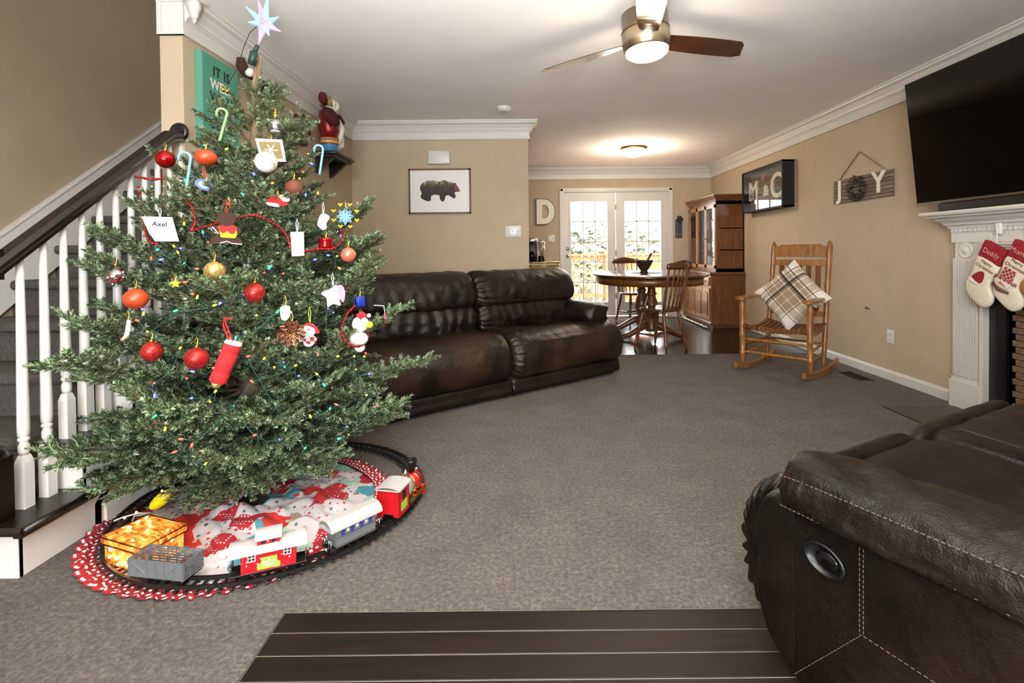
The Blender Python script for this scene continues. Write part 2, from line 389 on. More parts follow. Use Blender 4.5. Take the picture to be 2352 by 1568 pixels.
# two-piece crown moulding: out from the wall / height
crown = [(0, 2.256), (.022, 2.256), (.022, 2.268), (.014, 2.274), (.014, 2.330), (.022, 2.335), (.022, 2.343), (.032, 2.350), (.036, 2.362), (.062, 2.400), (.084, 2.412), (.088, 2.424), (.098, 2.428), (.098, 2.44), (0, 2.44)]
def crown_run(name, path):
    mb = MB(); mb.sweep(crown, path); return struct(name, mb, m_white)
crown_run('trim_1', [(XR, -2.2), (XR, YF), (.018, YF)])
crown_run('trim_2', [(.018, YB + .12), (.018, YB), (XL, YB), (XL, YE + .0)])
t3 = MB(); t3.b2(-1.93, XL + .014, YE - .016, YE, 2.256, 2.44); t3.b2(-1.93, XL + .022, YE - .024, YE, 2.256, 2.27)
t3.b2(-1.93, -1.905, YE - .022, YE, 2.27, 2.44); t3.b2(-1.93, XL + .02, YE - .026, YE, 2.425, 2.44)
t3.rbox((-1.745, YE + .0, 2.434), (.10, .10, .014), .003)     # drop finial hanging from the crown end
t3.lathe([(.044, 2.427), (.043, 2.41), (.028, 2.368), (.022, 2.352), (.024, 2.348), (.016, 2.344), (.012, 2.325), (.004, 2.318)][::-1], 4, 0, Matrix.Translation((-1.745, YE, 0)) @ rotz(PI / 4))
struct('trim_3', t3, m_white)

# ------------------------------------------------------------------ french door, deck, yard
t = MB(); t.b2(.532, .60, YF - .022, YF, 0, 2.11); t.b2(2.30, 2.372, YF - .022, YF, 0, 2.11); t.b2(.60, 2.30, YF - .022, YF, 2.05, 2.11)
for x0 in (.536, 2.306): t.b2(x0 + .01, x0 + .05, YF - .03, YF - .022, 0, 2.10)
t.b2(.545, 2.36, YF - .03, YF - .022, 2.068, 2.1)
struct('trim_4', t, m_white)
j = MB(); j.b2(.60, .615, YF, YF + .14, 0, 2.06); j.b2(2.285, 2.30, YF, YF + .14, 0, 2.06); j.b2(.6, 2.3, YF, YF + .14, 2.045, 2.06); j.b2(.6, 2.3, YF, YF + .14, -.02, .02)
struct('trim_5', j, m_white)
for n, (x0, x1, gx0, gx1) in enumerate([(.617, 1.443, .714, 1.31), (1.452, 2.283, 1.592, 2.183)]):
    d = MB(); z0, z1 = .03, 2.042; gz0, gz1 = .253, 1.896; ya, yb = YF + .012, YF + .052
    d.b2(x0, gx0, ya, yb, z0, z1); d.b2(gx1, x1, ya, yb, z0, z1); d.b2(gx0, gx1, ya, yb, z0, gz0); d.b2(gx0, gx1, ya, yb, gz1, z1)
    for (a, b_, e, f_) in ((gx0 - .03, gx0, gz0 - .03, gz1 + .03), (gx1, gx1 + .03, gz0 - .03, gz1 + .03)): d.b2(a, b_, ya - .01, ya, e, f_)
    d.b2(gx0, gx1, ya - .01, ya, gz0 - .03, gz0); d.b2(gx0, gx1, ya - .01, ya, gz1, gz1 + .03)
    door = struct('door_%d' % (n + 1), d, m_white)
    mu = MB(); W = (gx1 - gx0) / 3; Hh = (gz1 - gz0) / 5
    for i in (1, 2): mu.b2(gx0 + W * i - .008, gx0 + W * i + .008, ya + .004, yb - .004, gz0, gz1)
    for k in range(1, 5): mu.b2(gx0, gx1, ya + .004, yb - .004, gz0 + Hh * k - .008, gz0 + Hh * k + .008)
    obj('muntin', mu, m_white, door)
    pane = MB(); pane.b2(-W / 2 + .006, W / 2 - .006, -.002, .002, -Hh / 2 + .006, Hh / 2 - .006); pm = pane.mesh('pane', m_glass)
    for i in range(3):
        for k in range(5): obj('pane', pm, None, door, (gx0 + W * (i + .5), YF + .032, gz0 + Hh * (k + .5)))
    if n == 0:
        hw = MB(); hw.lathe([(.028, 0), (.028, .008), (.012, .014), (.012, .035), (.024, .04), (.028, .055), (.02, .066), (.002, .068)], 14, 0, frame((.662, ya, 1.012), (1, 0, 0), None, (0, -1, 0)))
        obj('door_knob', hw, m_nickel, door)
        hw = MB(); hw.lathe([(.03, 0), (.028, .014), (.01, .018), (.002, .02)], 14, 0, frame((.662, ya, 1.13), (1, 0, 0), None, (0, -1, 0))); obj('deadbolt', hw, m_nickel, door)
    else:
        hg = MB()
        for z in (.35, 1.05, 1.8): hg.cyl((x0 - .004, ya - .006, z - .045), (x0 - .004, ya - .006, z + .045), .006, None, 8)
        obj('hinge', hg, m_brass, door)
m_deck = wood('cedar_deck', '8a5232', 'b87a50', .7, .6, 0)
dk = thing('deck', 'orange brown cedar deck with railing outside the glass doors', 'deck', (0, YF + .2, -.12))
bd = MB(); bd.b2(-3, 5, 0, .135, -.03, 0); bdm = bd.mesh('deck_board', m_deck)
for i in range(22): obj('deck_board', bdm, None, dk, (0, .142 * i, 0))
rl = MB(); rl.b2(-3, 5, 2.62, 2.76, 1.10, 1.14); rl.b2(-3, 5, 2.66, 2.70, 1.0, 1.08); obj('rail', rl, m_deck, dk)
rl = MB(); rl.b2(-3, 5, 2.66, 2.70, .18, .26); obj('rail', rl, m_deck, dk)
bl = MB(); bl.b2(-.018, .018, 2.70, 2.735, .12, 1.1); blm = bl.mesh('deck_baluster', m_deck)
for i in range(58): obj('deck_baluster', blm, None, dk, (-2.9 + .135 * i, 0, 0))
po = MB(); po.b2(-.045, .045, 2.64, 2.73, 0, 1.2); pom = po.mesh('deck_post', m_deck)
for x in (-2, -.2, 1.75, 3.6): obj('deck_post', pom, None, dk, (x, 0, 0))
pv = MB(); pv.b2(1.82, 3.55, 2.60, 2.63, .1, .95); obj('deck_skirt_panel', pv, m_deck, dk)
m_lawn = M('winter_lawn', '9a9a78', .95, var=.2, vscale=1.2)
g = MB(); g.b2(-60, 60, YF + 3.3, 90, -1.6, -1.5); struct('ground', g, m_lawn)
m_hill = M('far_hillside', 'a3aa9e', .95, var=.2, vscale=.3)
hl = MB(); hl.grid(lambda u, v: (-60 + 120 * u, 55 + 30 * v, -2 + 7.2 * math.sin(min(1, v * 1.6) * PI / 2) + 1.4 * wig((u * 14, v * 3, 0))), 60, 10); struct('hills', hl, m_hill)
m_bark = M('grey_bark', '5f564c', .95, var=.3, vscale=14)
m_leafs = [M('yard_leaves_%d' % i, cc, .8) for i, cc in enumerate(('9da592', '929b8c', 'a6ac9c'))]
def yard_tree(x, y, h, r, k, label):
    random.seed(int(x * 10) + 50)
    t = thing('yard_tree', label, 'tree', (x, y, -1.5), 0, 'trees beyond the deck')
    b = MB(); b.tube([(0, 0, 0), (.1, 0, h * .4), (0, .1, h * .85)], [.22, .15, .04], 8)
    for q in range(7):
        a = q * 2.4; z = h * (.35 + .06 * q); b.tube([(0, 0, z), (math.cos(a) * r * .5, math.sin(a) * r * .5, z + r * .3), (math.cos(a) * r * .8, math.sin(a) * r * .8, z + r * .5)], [.08, .05, .02], 6)
    obj('trunk', b, m_bark, t); f = MB()
    for q in range(1500):
        a = random.uniform(0, 2 * PI); u = random.uniform(-1, 1); rr = r * random.uniform(.45, 1.0) * (1 + .25 * wig((math.cos(a) * 2, math.sin(a) * 2, u * 2), 1.2, k))
        c_ = Vector((math.cos(a) * math.sqrt(1 - u * u) * rr, math.sin(a) * math.sqrt(1 - u * u) * rr, h * .68 + u * h * .34))
        X = Matrix.Translation(c_) @ Matrix.Rotation(random.uniform(0, 6), 4, 'Z') @ Matrix.Rotation(random.uniform(0, 3), 4, 'X'); s = random.uniform(.10, .24)
        f.add([(-s, 0, 0), (0, -s * .6, .05), (s, 0, 0), (0, s * .6, .05)], [(0, 1, 2, 3)], 0, False, X)
    tag(obj('crown', f, m_leafs[k % 3], t), kind='stuff')
for i, (x, y, h, r) in enumerate([(2.2, 19, 3.5, 1.25), (3.6, 23, 3.7, 1.3), (5.0, 19.5, 3.4, 1.3), (6.9, 24, 3.9, 1.3), (5.2, 28, 4.1, 1.5), (1.0, 24, 3.8, 1.3), (3.2, 30, 4.2, 1.5)]):
    yard_tree(x, y, h, r, i, ['pale green tree seen through the left glass door', 'pale green tree between the two glass doors', 'pale green tree seen through the right glass door', 'far tree behind the right end of the deck rail', 'taller far tree behind the nearer yard trees', 'far tree beyond the left end of the deck', 'tallest far tree in the middle of the yard'][i])
# ------------------------------------------------------------------ staircase
st = thing('staircase', 'carpeted staircase with white balusters and dark handrail behind the tree', 'staircase', (XS, 1.70, 0))
RISE, RUN = .19, .252
def to_st(o): return o
for i in range(11):
    y = RUN * i; z = RISE * (i + 1)
    t = MB(); x1 = .045 if i < 4 else -.09
    prof = [(-.035, -.03), (-.042, -.015), (-.035, 0), (RUN, 0), (RUN, -.03)]
    t.add([(x, y + a, z + b) for x in (-.16, x1) for a, b in prof], [(0, 1, 2, 3, 4), (9, 8, 7, 6, 5)] + [(k, (k + 1) % 5, 5 + (k + 1) % 5, 5 + k) for k in range(5)])
    if i < 4: t.tube([(x1, y - .03, z - .015), (x1, y + RUN * .98 if i else y + RUN * 1.2, z - .015)], .0155, 8)
    if i < 4: t.b2(.0, .03, y - .02, y + RUN * (1.1 if i == 0 else .9), z - .045, z - .03)
    obj('tread', t, m_darkwood, st)
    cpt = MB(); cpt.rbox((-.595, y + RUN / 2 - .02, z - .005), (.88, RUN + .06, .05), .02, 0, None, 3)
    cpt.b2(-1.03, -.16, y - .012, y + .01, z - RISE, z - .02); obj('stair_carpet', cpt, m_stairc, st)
    r = MB(); r.b2(-.17, 0 if i < 4 else -.09, y - .006 if i else y - .004, y + .012, z - RISE, z - .03); obj('riser', r, m_white, st)
# outer stringer: first box then the sloping skirt
s = MB()
poly = [(.0, .0), (.33, .0), (.33, .075), (.42, .19), (.96, .60), (.96, .72), (.756, .72), (.756, .54), (.504, .54), (.504, .35), (.252, .35), (.252, .16), (0, .16)]
s.add([(0, a, b) for a, b in poly] + [(-.03, a, b) for a, b in poly], [tuple(range(len(poly))), tuple(range(2 * len(poly) - 1, len(poly) - 1, -1))] + [(k, (k + 1) % len(poly), len(poly) + (k + 1) % len(poly), len(poly) + k) for k in range(len(poly))])
obj('stringer', s, m_white, st)
# white skirt board on the far wall
sk = MB(); sl = .752
z0 = lambda y: 1.235 + (y - 2.643) * sl
for a, b, d in ((-.115, 0, .03), (-.012, .0, .036)):
    ya, yb = 1.3, 5.2
    sk.add([(XW + e - XS, y - 1.70, z0(y) + o) for e in (0, d) for y, o in ((ya, a - .30), (yb, a - .30), (yb, b), (ya, b))] if a < -.1 else [(XW + e - XS, y - 1.70, z0(y) + o) for e in (0, d) for y, o in ((ya, a), (yb, a), (yb, b), (ya, b))],
           [(0, 1, 2, 3), (7, 6, 5, 4), (0, 4, 5, 1), (1, 5, 6, 2), (2, 6, 7, 3), (3, 7, 4, 0)])
obj('skirt_board', sk, m_white, st)
# balusters: square foot, turned ring and vase, long taper
XB = -.083
bal_y = [1.806, 1.894] + [1.978 + .0855 * k for k in range(9)]
rail_z = lambda y: 1.072 + (y - 1.806) * .752
for k, y in enumerate(bal_y):
    i = min(int((y - 1.70 + .03) / RUN), 10); zb = RISE * (i + 1); zt = rail_z(y) + .035
    mb = MB(); q = .0185; fh = zb + .165 + (.0 if k not in (1,) else .02)
    if k >= 2: fh = zb + .15 + .05 * ((k - 2) % 3)
    mb.b2(-q, q, -q, q, zb, fh)
    mb.lathe([(q * 1.41, fh), (q * 1.0, fh + .022), (.0125, fh + .03)], 4, 0, rotz(PI / 4), False)
    L = zt - fh
    mb.lathe([(.0125, fh + .026), (.0165, fh + .04), (.017, fh + .06), (.0125, fh + .075), (.0175, fh + .08), (.0175, fh + .088), (.0125, fh + .092), (.0175, fh + .097), (.0185, fh + .12), (.0125, zt - .12), (.0105, zt)], 14)
    o = obj('baluster', mb, m_whiteg, st, (XB, y - 1.70, 0))
hr = MB()
rp = [(-.03, -.022), (.03, -.022), (.031, -.006), (.036, .004), (.036, .02), (.022, .037), (-.022, .037), (-.036, .02), (-.036, .004), (-.031, -.006)]
def rail_ring(y, dz=0): return [(XB + a, y - 1.70 , rail_z(y) + .05 + b + dz) for a, b in rp]
hr.rings([rail_ring(1.70), rail_ring(2.57)], 0, False)
hr.rings([[(XB + a, 2.57 - 1.70 + .085 * q, rail_z(2.57) + .05 + b + .03 * q * (1 - q * .3)) for a, b in rp] for q in (0, .3, .6, .85, 1.0)], 0, False)
hr.lathe([(.048, 0), (.052, .01), (.04, .022), (.036, .022)], 18, 0, frame((XB, YE - 1.70, rail_z(2.6) + .075), (1, 0, 0), None, (0, -1, 0)))
obj('handrail', hr, m_darkwood, st)
nw = MB(); nw.b2(-.05, .05, -.05, .05, .0, .25); nw.lathe([(.062, .25), (.05, .28), (.03, .29), (.036, .33), (.026, .40), (.036, .65), (.026, .80), (.034, .86)], 16); nw.b2(-.042, .042, -.042, .042, .86, .965)
nw.lathe([(.042, .965), (.036, .985), (.002, .99)], 16)
obj('newel_post', nw, m_darkwood, st, (XB - .02, -.01, .16))

# ------------------------------------------------------------------ corner sofa (reclining, leather)
A = math.atan2(.6015, .799)
sofa = thing('sofa', 'dark brown leather reclining sofa set across the corner under the bear picture', 'sofa', (.832, 4.412, 0), A)
def pleat(x, s, xc, wd, amp, fq): 
    d = abs(x - xc); return 0 if d > wd else amp * (1 - d / wd) * math.sin(s * fq * 2 * PI)
SEAM = -1.17
bs = MB(); bs.rbox((-1.25, .44, .085), (2.42, .80, .15), .03); obj('base', bs, m_leather, sofa)
for x0, x1 in ((-1.168, -.012), (-2.46, -1.176)):
    fp = MB(); puff(fp, [(.03, .035), (.02, .09), (.04, .145), (.2, .145), (.2, .035)], x0, x1, 14, .04, None, 0, 24, .85); obj('front_rail', fp, m_leather, sofa)
seat_prof = [(.10, .13), (.0, .16), (-.035, .25), (-.02, .36), (.04, .435), (.16, .475), (.4, .465), (.66, .44), (.68, .30), (.6, .14), (.35, .12)]
def seat_disp(a, b, k):
    def f(x, s, p, t):
        d = .010 * wig((x * 4, s * 10, k)) + .005 * wig((x * 14, s * 22, k + 5))
        if k == 1: d += pleat(x, s, a, .14, .016, 24) * (1 if s < .45 else 0)
        if p.y > .42: d -= .012 * math.exp(-((x - (a + b) / 2) / .3) ** 2)
        if k == 1 and p.y > .4 and x > b - .55: d += .004 * math.sin(x * 95 + p.x * 40) * math.exp(-((x - b + .28) / .18) ** 2)
        return d
    return f
for k, (x0, x1) in ((1, (SEAM + .004, .02)), (0, (-2.46, SEAM - .004))):
    mb = MB(); puff(mb, seat_prof, x0, x1, 70, .10, seat_disp(x0, x1, k), 0, 64, .74)
    o = obj('seat_cushion', mb, m_leatherw, sofa)
    q = MB()
    xs = [x0 + .09 + (x1 - x0 - .18) * i / 14 for i in range(15)]
    q.tube([(x, -.012, .405 + .006 * wig((x * 5, 0, k))) for x in xs], .0013, 5, 0)
    for xe in (x0 + .09, x1 - .09): q.tube([(xe, .42, .472), (xe, .16, .478), (xe, .03, .435), (xe, -.028, .36), (xe, -.04, .25), (xe, -.005, .165)], .0013, 5, 0)
    obj('seam', q, m_seam, o)
lum = [(.50, .42), (.47, .50), (.475, .58), (.52, .655), (.62, .67), (.72, .60), (.72, .44), (.6, .40)]
head = [(.52, .645), (.49, .70), (.505, .80), (.56, .895), (.65, .935), (.75, .92), (.82, .86), (.84, .75), (.78, .65), (.64, .62)]
def back_disp(x0, x1, k, up):
    def f(x, s, p, t):
        d = .010 * wig((x * 4, s * 8, k + 9)) + .006 * wig((x * 13, s * 16, k))
        if p.x < .64: d += (.009 if not up else (.007 if p.y < .78 else .002)) * math.sin(x * 60 + 5 * wig((x * 3.5, p.y * 4, k))) * (.6 + .4 * wig((x * 2.2, 0, k))) * (1.2 if k == 0 else .55)
        if k == 1: d += pleat(x, s, x0, .2, .018, 18)
        return d
    return f
for k, (x0, x1) in ((1, (SEAM + .0, -.09)), (0, (-2.44, SEAM - .01))):
    mb = MB(); puff(mb, head, x0, x1, 60, .13, back_disp(x0, x1, k, True), 0, 56, .72); o = obj('back_cushion', mb, m_leather, sofa)
    if k == 1:
        q = MB(); q.tube([(x0 + .2, .494, .672)] + [(x0 + .2 + (x1 - x0 - .42) * i / 10, .486, .675 + .004 * math.sin(i)) for i in range(11)] + [(x1 - .2, .50, .655), (x1 - .10, .56, .60)], .0013, 5); q.tube([(x1 - .2, .49, .68), (x1 - .2, .505, .80), (x1 - .19, .56, .885)], .0013, 5); obj('seam', q, m_seam, o)
    mb = MB(); puff(mb, lum, x0 + .01, x1 - .01, 60, .11, back_disp(x0, x1, k, False), 0, 48, .75); obj('lumbar_cushion', mb, m_leather, sofa)
bk = MB(); bk.rbox((-1.25, .80, .46), (2.34, .12, .76), .05, 0, None, 3); obj('back_frame', bk, m_leather, sofa)
ar = [(-.02, .455), (-.03, .53), (.0, .595), (-.1, .635), (-.2, .625), (-.27, .57), (-.26, .47), (-.14, .44)]
for sx, nm in ((0, 1), (-2.62, -1)):
    mb = MB(); X = Matrix(((0, 1, 0, sx if nm == 1 else sx + .29), (1, 0, 0, 0), (0, 0, 1, 0), (0, 0, 0, 1)))
    puff(mb, ar, .13, .78, 30, .12, lambda x, s, p, t: .008 * wig((x * 6, s * 9, 3)) + .004 * math.sin(x * 70) * (1 if s < .4 else .3), 0, 40, .6, X)
    o = obj('arm_pad', mb, m_leather, sofa)
    mb = MB(); mb.rbox((sx - .12 if nm == 1 else sx + .09, .47, .24), (.22 if nm == 1 else .14, .66, .44), .05, 0, None, 3); obj('arm', mb, m_leather, sofa)

# ------------------------------------------------------------------ near reclining loveseat (front right)
B = Vector((.47, -.883, 0)); Rr = Vector((.883, .47, 0))
XL2 = Matrix(((Rr.x, B.x, 0, .660), (Rr.y, B.y, 0, 1.262), (0, 0, 1, 0), (0, 0, 0, 1)))      # local x: along the seats, y: towards the back
lv = thing('loveseat', 'near dark brown leather reclining loveseat with stitched arm and release handle', 'sofa', X=XL2)
mb = MB(); mb.rbox((.86, .50, .21), (1.66, .86, .36), .03, 0, None, 3); obj('base', mb, m_leather2, lv)
sp = MB()      # outer side panel, three sewn fields
sp.rbox((.012, .60, .24), (.03, 1.18, .45), .012, 0, None, 3); sd = obj('side_panel', sp, m_leather2, lv)
q = MB()
def side(y, z): return (-.0045, y, z)
stitches(q, [side(.170, .455), side(.170, .235)]); stitches(q, [side(.178, .455), side(.178, .24)])
stitches(q, [side(.174, .237), side(.015, .03)]); stitches(q, [side(.178, .237), side(.30, .235), side(1.1, .24)])
stitches(q, [side(.0, .46), side(.3, .46), side(1.1, .46)])
obj('stitching', q, m_stitch, sd)
# release handle: oval cup with a tilted paddle
hd = MB(); HX = frame((-.004, .0915, .362), (0, .93, -.16), None, (-1, 0, 0))
out = []
for rr, zz in ((1.0, 0), (1.02, .006), (.93, .009), (.82, .006), (.78, -.008), (.1, -.010)): out.append([(math.cos(2 * PI * k / 28) * .050 * rr, math.sin(2 * PI * k / 28) * .037 * rr, zz) for k in range(28)])
hd.rings(out, 0, True, True, True, HX); ho = obj('handle_cup', hd, m_black, lv)
pd = MB(); out = []
for rr, zz in ((.0, .004), (.7, .004), (.74, .001), (.74, -.004)): out.append([(.006 + math.cos(2 * PI * k / 24) * .038 * max(rr, .02), math.sin(2 * PI * k / 24) * .029 * max(rr, .02), zz) for k in range(24)])
pd.rings(out, 0, True, True, True, HX); obj('handle_paddle', pd, m_blackg, ho)
arm2 = [(-.012, .438), (-.024, .475), (-.008, .520), (.03, .553), (.10, .572), (.16, .562), (.215, .53), (.225, .47), (.20, .43), (.09, .425)]
X2 = Matrix(((0, 1, 0, 0), (1, 0, 0, 0), (0, 0, 1, 0), (0, 0, 0, 1)))
mb = MB()
def arm_d(x, s, p, t):
    d = .006 * wig((x * 7, s * 10, 2)) + .003 * wig((x * 20, s * 30, 4))
    if p.y > .53: d += .004 * math.sin(x * 26 + p.x * 30 + 2 * wig((x * 6, p.x * 8, 1)))
    if .1 > p.x > -.03 and p.y < .53: d += .0022 * math.sin(x * 260)
    return d
puff(mb, arm2, -.035, 1.12, 110, .09, arm_d, 0, 64, .7, X2); ao = obj('arm_pad', mb, m_leather2, lv)
q = MB(); stitches(q, [(-.012, -.02, .523), (-.011, .04, .526), (-.011, .4, .526), (-.011, 1.0, .526)], .007, .0045, .001); q.tube([(-.021, -.015, .452), (-.021, 1.05, .452)], .0028, 6, 1)
stitches(q, [(-.0245, -.01, .4535), (-.0245, 1.05, .4535)], .007, .0045, .0009); obj('stitching', q, [m_stitch, m_leather2], ao)
# arm front block and ruffled footrest roll
af = [(.02, .03), (-.055, .045), (-.098, .14), (-.104, .258), (-.092, .275), (-.106, .295), (-.106, .39), (-.07, .452), (.02, .46), (.06, .3)]
mb = MB(); puff(mb, af, .0, .24, 24, .05, lambda x, s, p, t: .003 * wig((x * 9, s * 9, 1)), 0, 60, .8); obj('arm_front', mb, m_leather2, lv)
fr = [(-.05, .05), (-.12, .055), (-.175, .12), (-.200, .24), (-.195, .35), (-.15, .44), (-.07, .468), (-.04, .3)]
def ruff(x, s, p, t):
    d = .004 * wig((x * 8, s * 9, 1)); e = max(0, 1 - (x - .055) / .10)
    return d + e * (.010 * math.sin(s * 2 * PI * 17 + 2.2 * wig((x * 10, s * 12, 3))) + .003 * wig((x * 20, s * 30, 2)))
for x0, x1 in ((.055, .80), (.812, 1.56)):
    mb = MB(); puff(mb, fr, x0, x1, 60, .10, ruff if x0 < .1 else (lambda x, s, p, t: .004 * wig((x * 8, s * 9, 5))), 0, 150, .72); obj('footrest', mb, m_leather2, lv)
st2 = [(-.10, .38), (-.08, .445), (.0, .478), (.14, .472), (.45, .44), (.62, .42), (.6, .3), (.1, .3)]
for i, (x0, x1) in enumerate(((.19, .80), (.812, 1.56))):
    mb = MB(); puff(mb, st2, x0, x1, 60, .12, lambda x, s, p, t: .010 * wig((x * 4, s * 8, 7 + i)) + .004 * math.sin(x * 30 + 14 * p.x + 3 * wig((x * 4, p.x * 5, 2))) * (1 if p.y > .4 else 0), 0, 60, .75); o = obj('seat_cushion', mb, m_leather2, lv)
    q = MB(); q.tube([(x0 + .10, -.085, .44), (x0 + .10, .0, .483), (x0 + .10, .2, .468), (x0 + .10, .45, .443)], .0013, 5); obj('seam', q, m_seam, o)
    mb = MB(); puff(mb, [(.60, .42), (.56, .55), (.60, .75), (.70, .93), (.82, .95), (.88, .8), (.86, .4)], x0, x1, 40, .12, lambda x, s, p, t: .012 * wig((x * 4, s * 8, 2 + i)), 0, 48, .75); obj('back_cushion', mb, m_leather2, lv)
mb = MB(); puff(mb, arm2, -.035, 1.0, 40, .09, lambda x, s, p, t: .006 * wig((x * 7, s * 10, 8)), 0, 48, .7, Matrix(((0, 1, 0, 1.55), (1, 0, 0, 0), (0, 0, 1, 0), (0, 0, 0, 1)))); obj('arm_pad', mb, m_leather2, lv)
mb = MB(); mb.rbox((1.67, .45, .24), (.2, .9, .42), .04, 0, None, 3); obj('arm', mb, m_leather2, lv)
# ------------------------------------------------------------------ rocking chair and cushion
RX = Vector((.683, -.73, 0)).normalized(); RY = Vector((.73, .683, 0)).normalized()
XRK = Matrix(((RX.x, RY.x, 0, 1.915), (RX.y, RY.y, 0, 4.53), (0, 0, 1, 0), (0, 0, 0, 1)))
rk = thing('rocking_chair', 'honey oak slat-back rocking chair by the right wall', 'rocking chair', X=XRK)
W = .60
def zr(y): return .012 + .22 * (y - .34) ** 2           # height of a runner at depth y
for x, nm in ((.02, 0), (W - .02, 1)):
    r = MB(); ys = [-.12 + .87 * i / 18 for i in range(19)]
    r.rings([[(x + a, y, zr(y) + b) for a, b in ((-.014, -.012), (.014, -.012), (.014, .034), (-.014, .034))] for y in ys], 0, False); obj('runner', r, m_oak, rk)
    fp = MB(); fp.turned((x, .02, zr(.02) + .02), (x, .02, .655), [(0, .011), (.05, .014), (.09, .020), (.12, .023), (.16, .022), (.165, .025), (.19, .025), (.195, .022), (.42, .023), (.43, .026), (.47, .026), (.475, .023), (.74, .025), (.86, .026), (.95, .022), (1, .015)], 14); obj('front_post', fp, m_oak, rk)
    xb = .055 if nm == 0 else W - .055
    bp = MB(); y0, y1 = .47, .66
    bp.turned((xb, y0, zr(y0) + .02), (xb, y1, 1.17), [(0, .011), (.04, .019), (.2, .022), (.36, .023), (.5, .022), (.56, .019), (.58, .024), (.60, .020), (.63, .025), (.68, .024), (.70, .020), (.72, .024), (.80, .025), (.92, .027), (.965, .026), (.985, .018), (1, .004)], 14); obj('back_post', bp, m_oak, rk)
    am = MB(); pts = [(x - .03, -.055), (x + .03, -.055), (x + .042, .0), (x + .035, .2), (xb + .022, .55), (xb - .022, .55), (x - .035, .2), (x - .042, .0)]
    pp = smooth_poly([Vector(p) for p in pts], 28); am.prism([(p.x, p.y) for p in pp], .645, .67); obj('arm', am, m_oak, rk)
    for z, yy in ((.36, .48), (.24, .475), (.16, .47)):
        s = MB(); s.turned((x, .02, z), (xb, yy, z + .01), [(0, .008), (.15, .010), (.5, .013), (.85, .010), (1, .008)], 8); obj('side_rung', s, m_oak, rk)
for z in (.29, .175):
    s = MB(); s.turned((.02, .02, z), (W - .02, .02, z), [(0, .009), (.1, .011), (.5, .015), (.9, .011), (1, .009)], 10); obj('front_rung', s, m_oak, rk)
s = MB(); s.turned((.055, .475, .25), (W - .055, .475, .25), [(0, .009), (.5, .013), (1, .009)], 8); obj('back_rung', s, m_oak, rk)
sr = MB(); sr.turned((.02, .02, .395), (W - .02, .02, .395), [(0, .012), (.5, .018), (1, .012)], 10); obj('seat_rail', sr, m_oakd, rk)
sr = MB(); sr.rbox((W / 2, .49, .375), (W - .1, .03, .05), .006); obj('seat_rail', sr, m_oakd, rk)
for i in range(13):
    x = .055 + (W - .11) * i / 12; sl = MB(); zs = -.030 * math.sin(PI * i / 12)
    sl.rings([[(x + a, y, .425 + zs - .05 * math.sin(PI * min(1, max(0, y / .5))) * .8 + b - (.02 if y < -.01 else 0)) for a, b in ((-.017, -.007), (.017, -.007), (.017, .007), (-.017, .007))] for y in (-.02, .0, .04, .12, .22, .34, .44, .50)], 0, False); obj('seat_slat', sl, m_oakd, rk)
def by(z): return .47 + (z - .05) / 1.12 * .19
cr = MB(); zc = 1.075
poly = [(.06, -.055), (W - .06, -.055), (W - .06, .035), (W - .10, .048), (W - .13, .062), (.13, .062), (.10, .048), (.06, .035)]
cr.prism(poly, -.011, .011, 0, frame((0, by(zc), zc), (1, 0, 0), None, Vector((0, -.985, .165)).normalized())); obj('crest_rail', cr, m_oak, rk)
for z, hh in ((.965, .055), (.50, .05)):
    s = MB(); s.prism([(.06, -hh / 2), (W - .06, -hh / 2), (W - .06, hh / 2), (.06, hh / 2)], -.010, .010, 0, frame((0, by(z), z), (1, 0, 0), None, Vector((0, -.985, .165)).normalized())); obj('back_rail', s, m_oak, rk)
for i in range(5):
    x = .06 + (W - .12) * (i + 1) / 6 ; s = MB()
    s.rings([[(x + a, by(z) + b + (.02 * math.sin(PI * (z - .5) / .46)), z) for a, b in ((-.021, -.006), (.021, -.006), (.021, .006), (-.021, .006))] for z in (.5, .6, .72, .84, .96)], 0, False); obj('back_slat', s, m_oakd, rk)
def plaid(nt, b):
    v = coords(nt, (1, 1, 1)); sp_ = N(nt, 'ShaderNodeSeparateXYZ'); nt.links.new(v, sp_.inputs[0])
    def band(o):
        ad = N(nt, 'ShaderNodeMath', operation='MULTIPLY_ADD'); ad.inputs[1].default_value = 1 / .44; ad.inputs[2].default_value = .5; nt.links.new(sp_.outputs[o], ad.inputs[0])
        w_, d_, l_, k_ = (1, 1, 1, 1), (.36, .30, .26, 1), (.62, .53, .44, 1), (.10, .075, .075, 1)
        return ramp(nt, ad.outputs[0], [(0, w_), (.20, d_), (.225, w_), (.25, l_), (.40, w_), (.42, l_), (.57, w_), (.59, (.45, .36, .30, 1)), (.64, k_), (.69, w_), (.715, l_), (.80, w_), (.83, d_), (.86, w_)], 'CONSTANT')
    mx = N(nt, 'ShaderNodeMix', data_type='RGBA', blend_type='MULTIPLY'); mx.inputs[0].default_value = .93
    nt.links.new(band('X'), mx.inputs[6]); nt.links.new(band('Y'), mx.inputs[7])
    m2 = N(nt, 'ShaderNodeMix', data_type='RGBA', blend_type='MULTIPLY'); m2.inputs[0].default_value = 1; m2.inputs[7].default_value = (.80, .75, .66, 1)
    nt.links.new(mx.outputs[2], m2.inputs[6]); nt.links.new(m2.outputs[2], b.inputs['Base Color'])
    n = N(nt, 'ShaderNodeTexNoise'); n.inputs['Scale'].default_value = 300; nt.links.new(v, n.inputs['Vector']); bump(nt, b, n.outputs['Fac'], .5, .003)
m_plaid = pattern('plaid_cotton', .9, plaid)
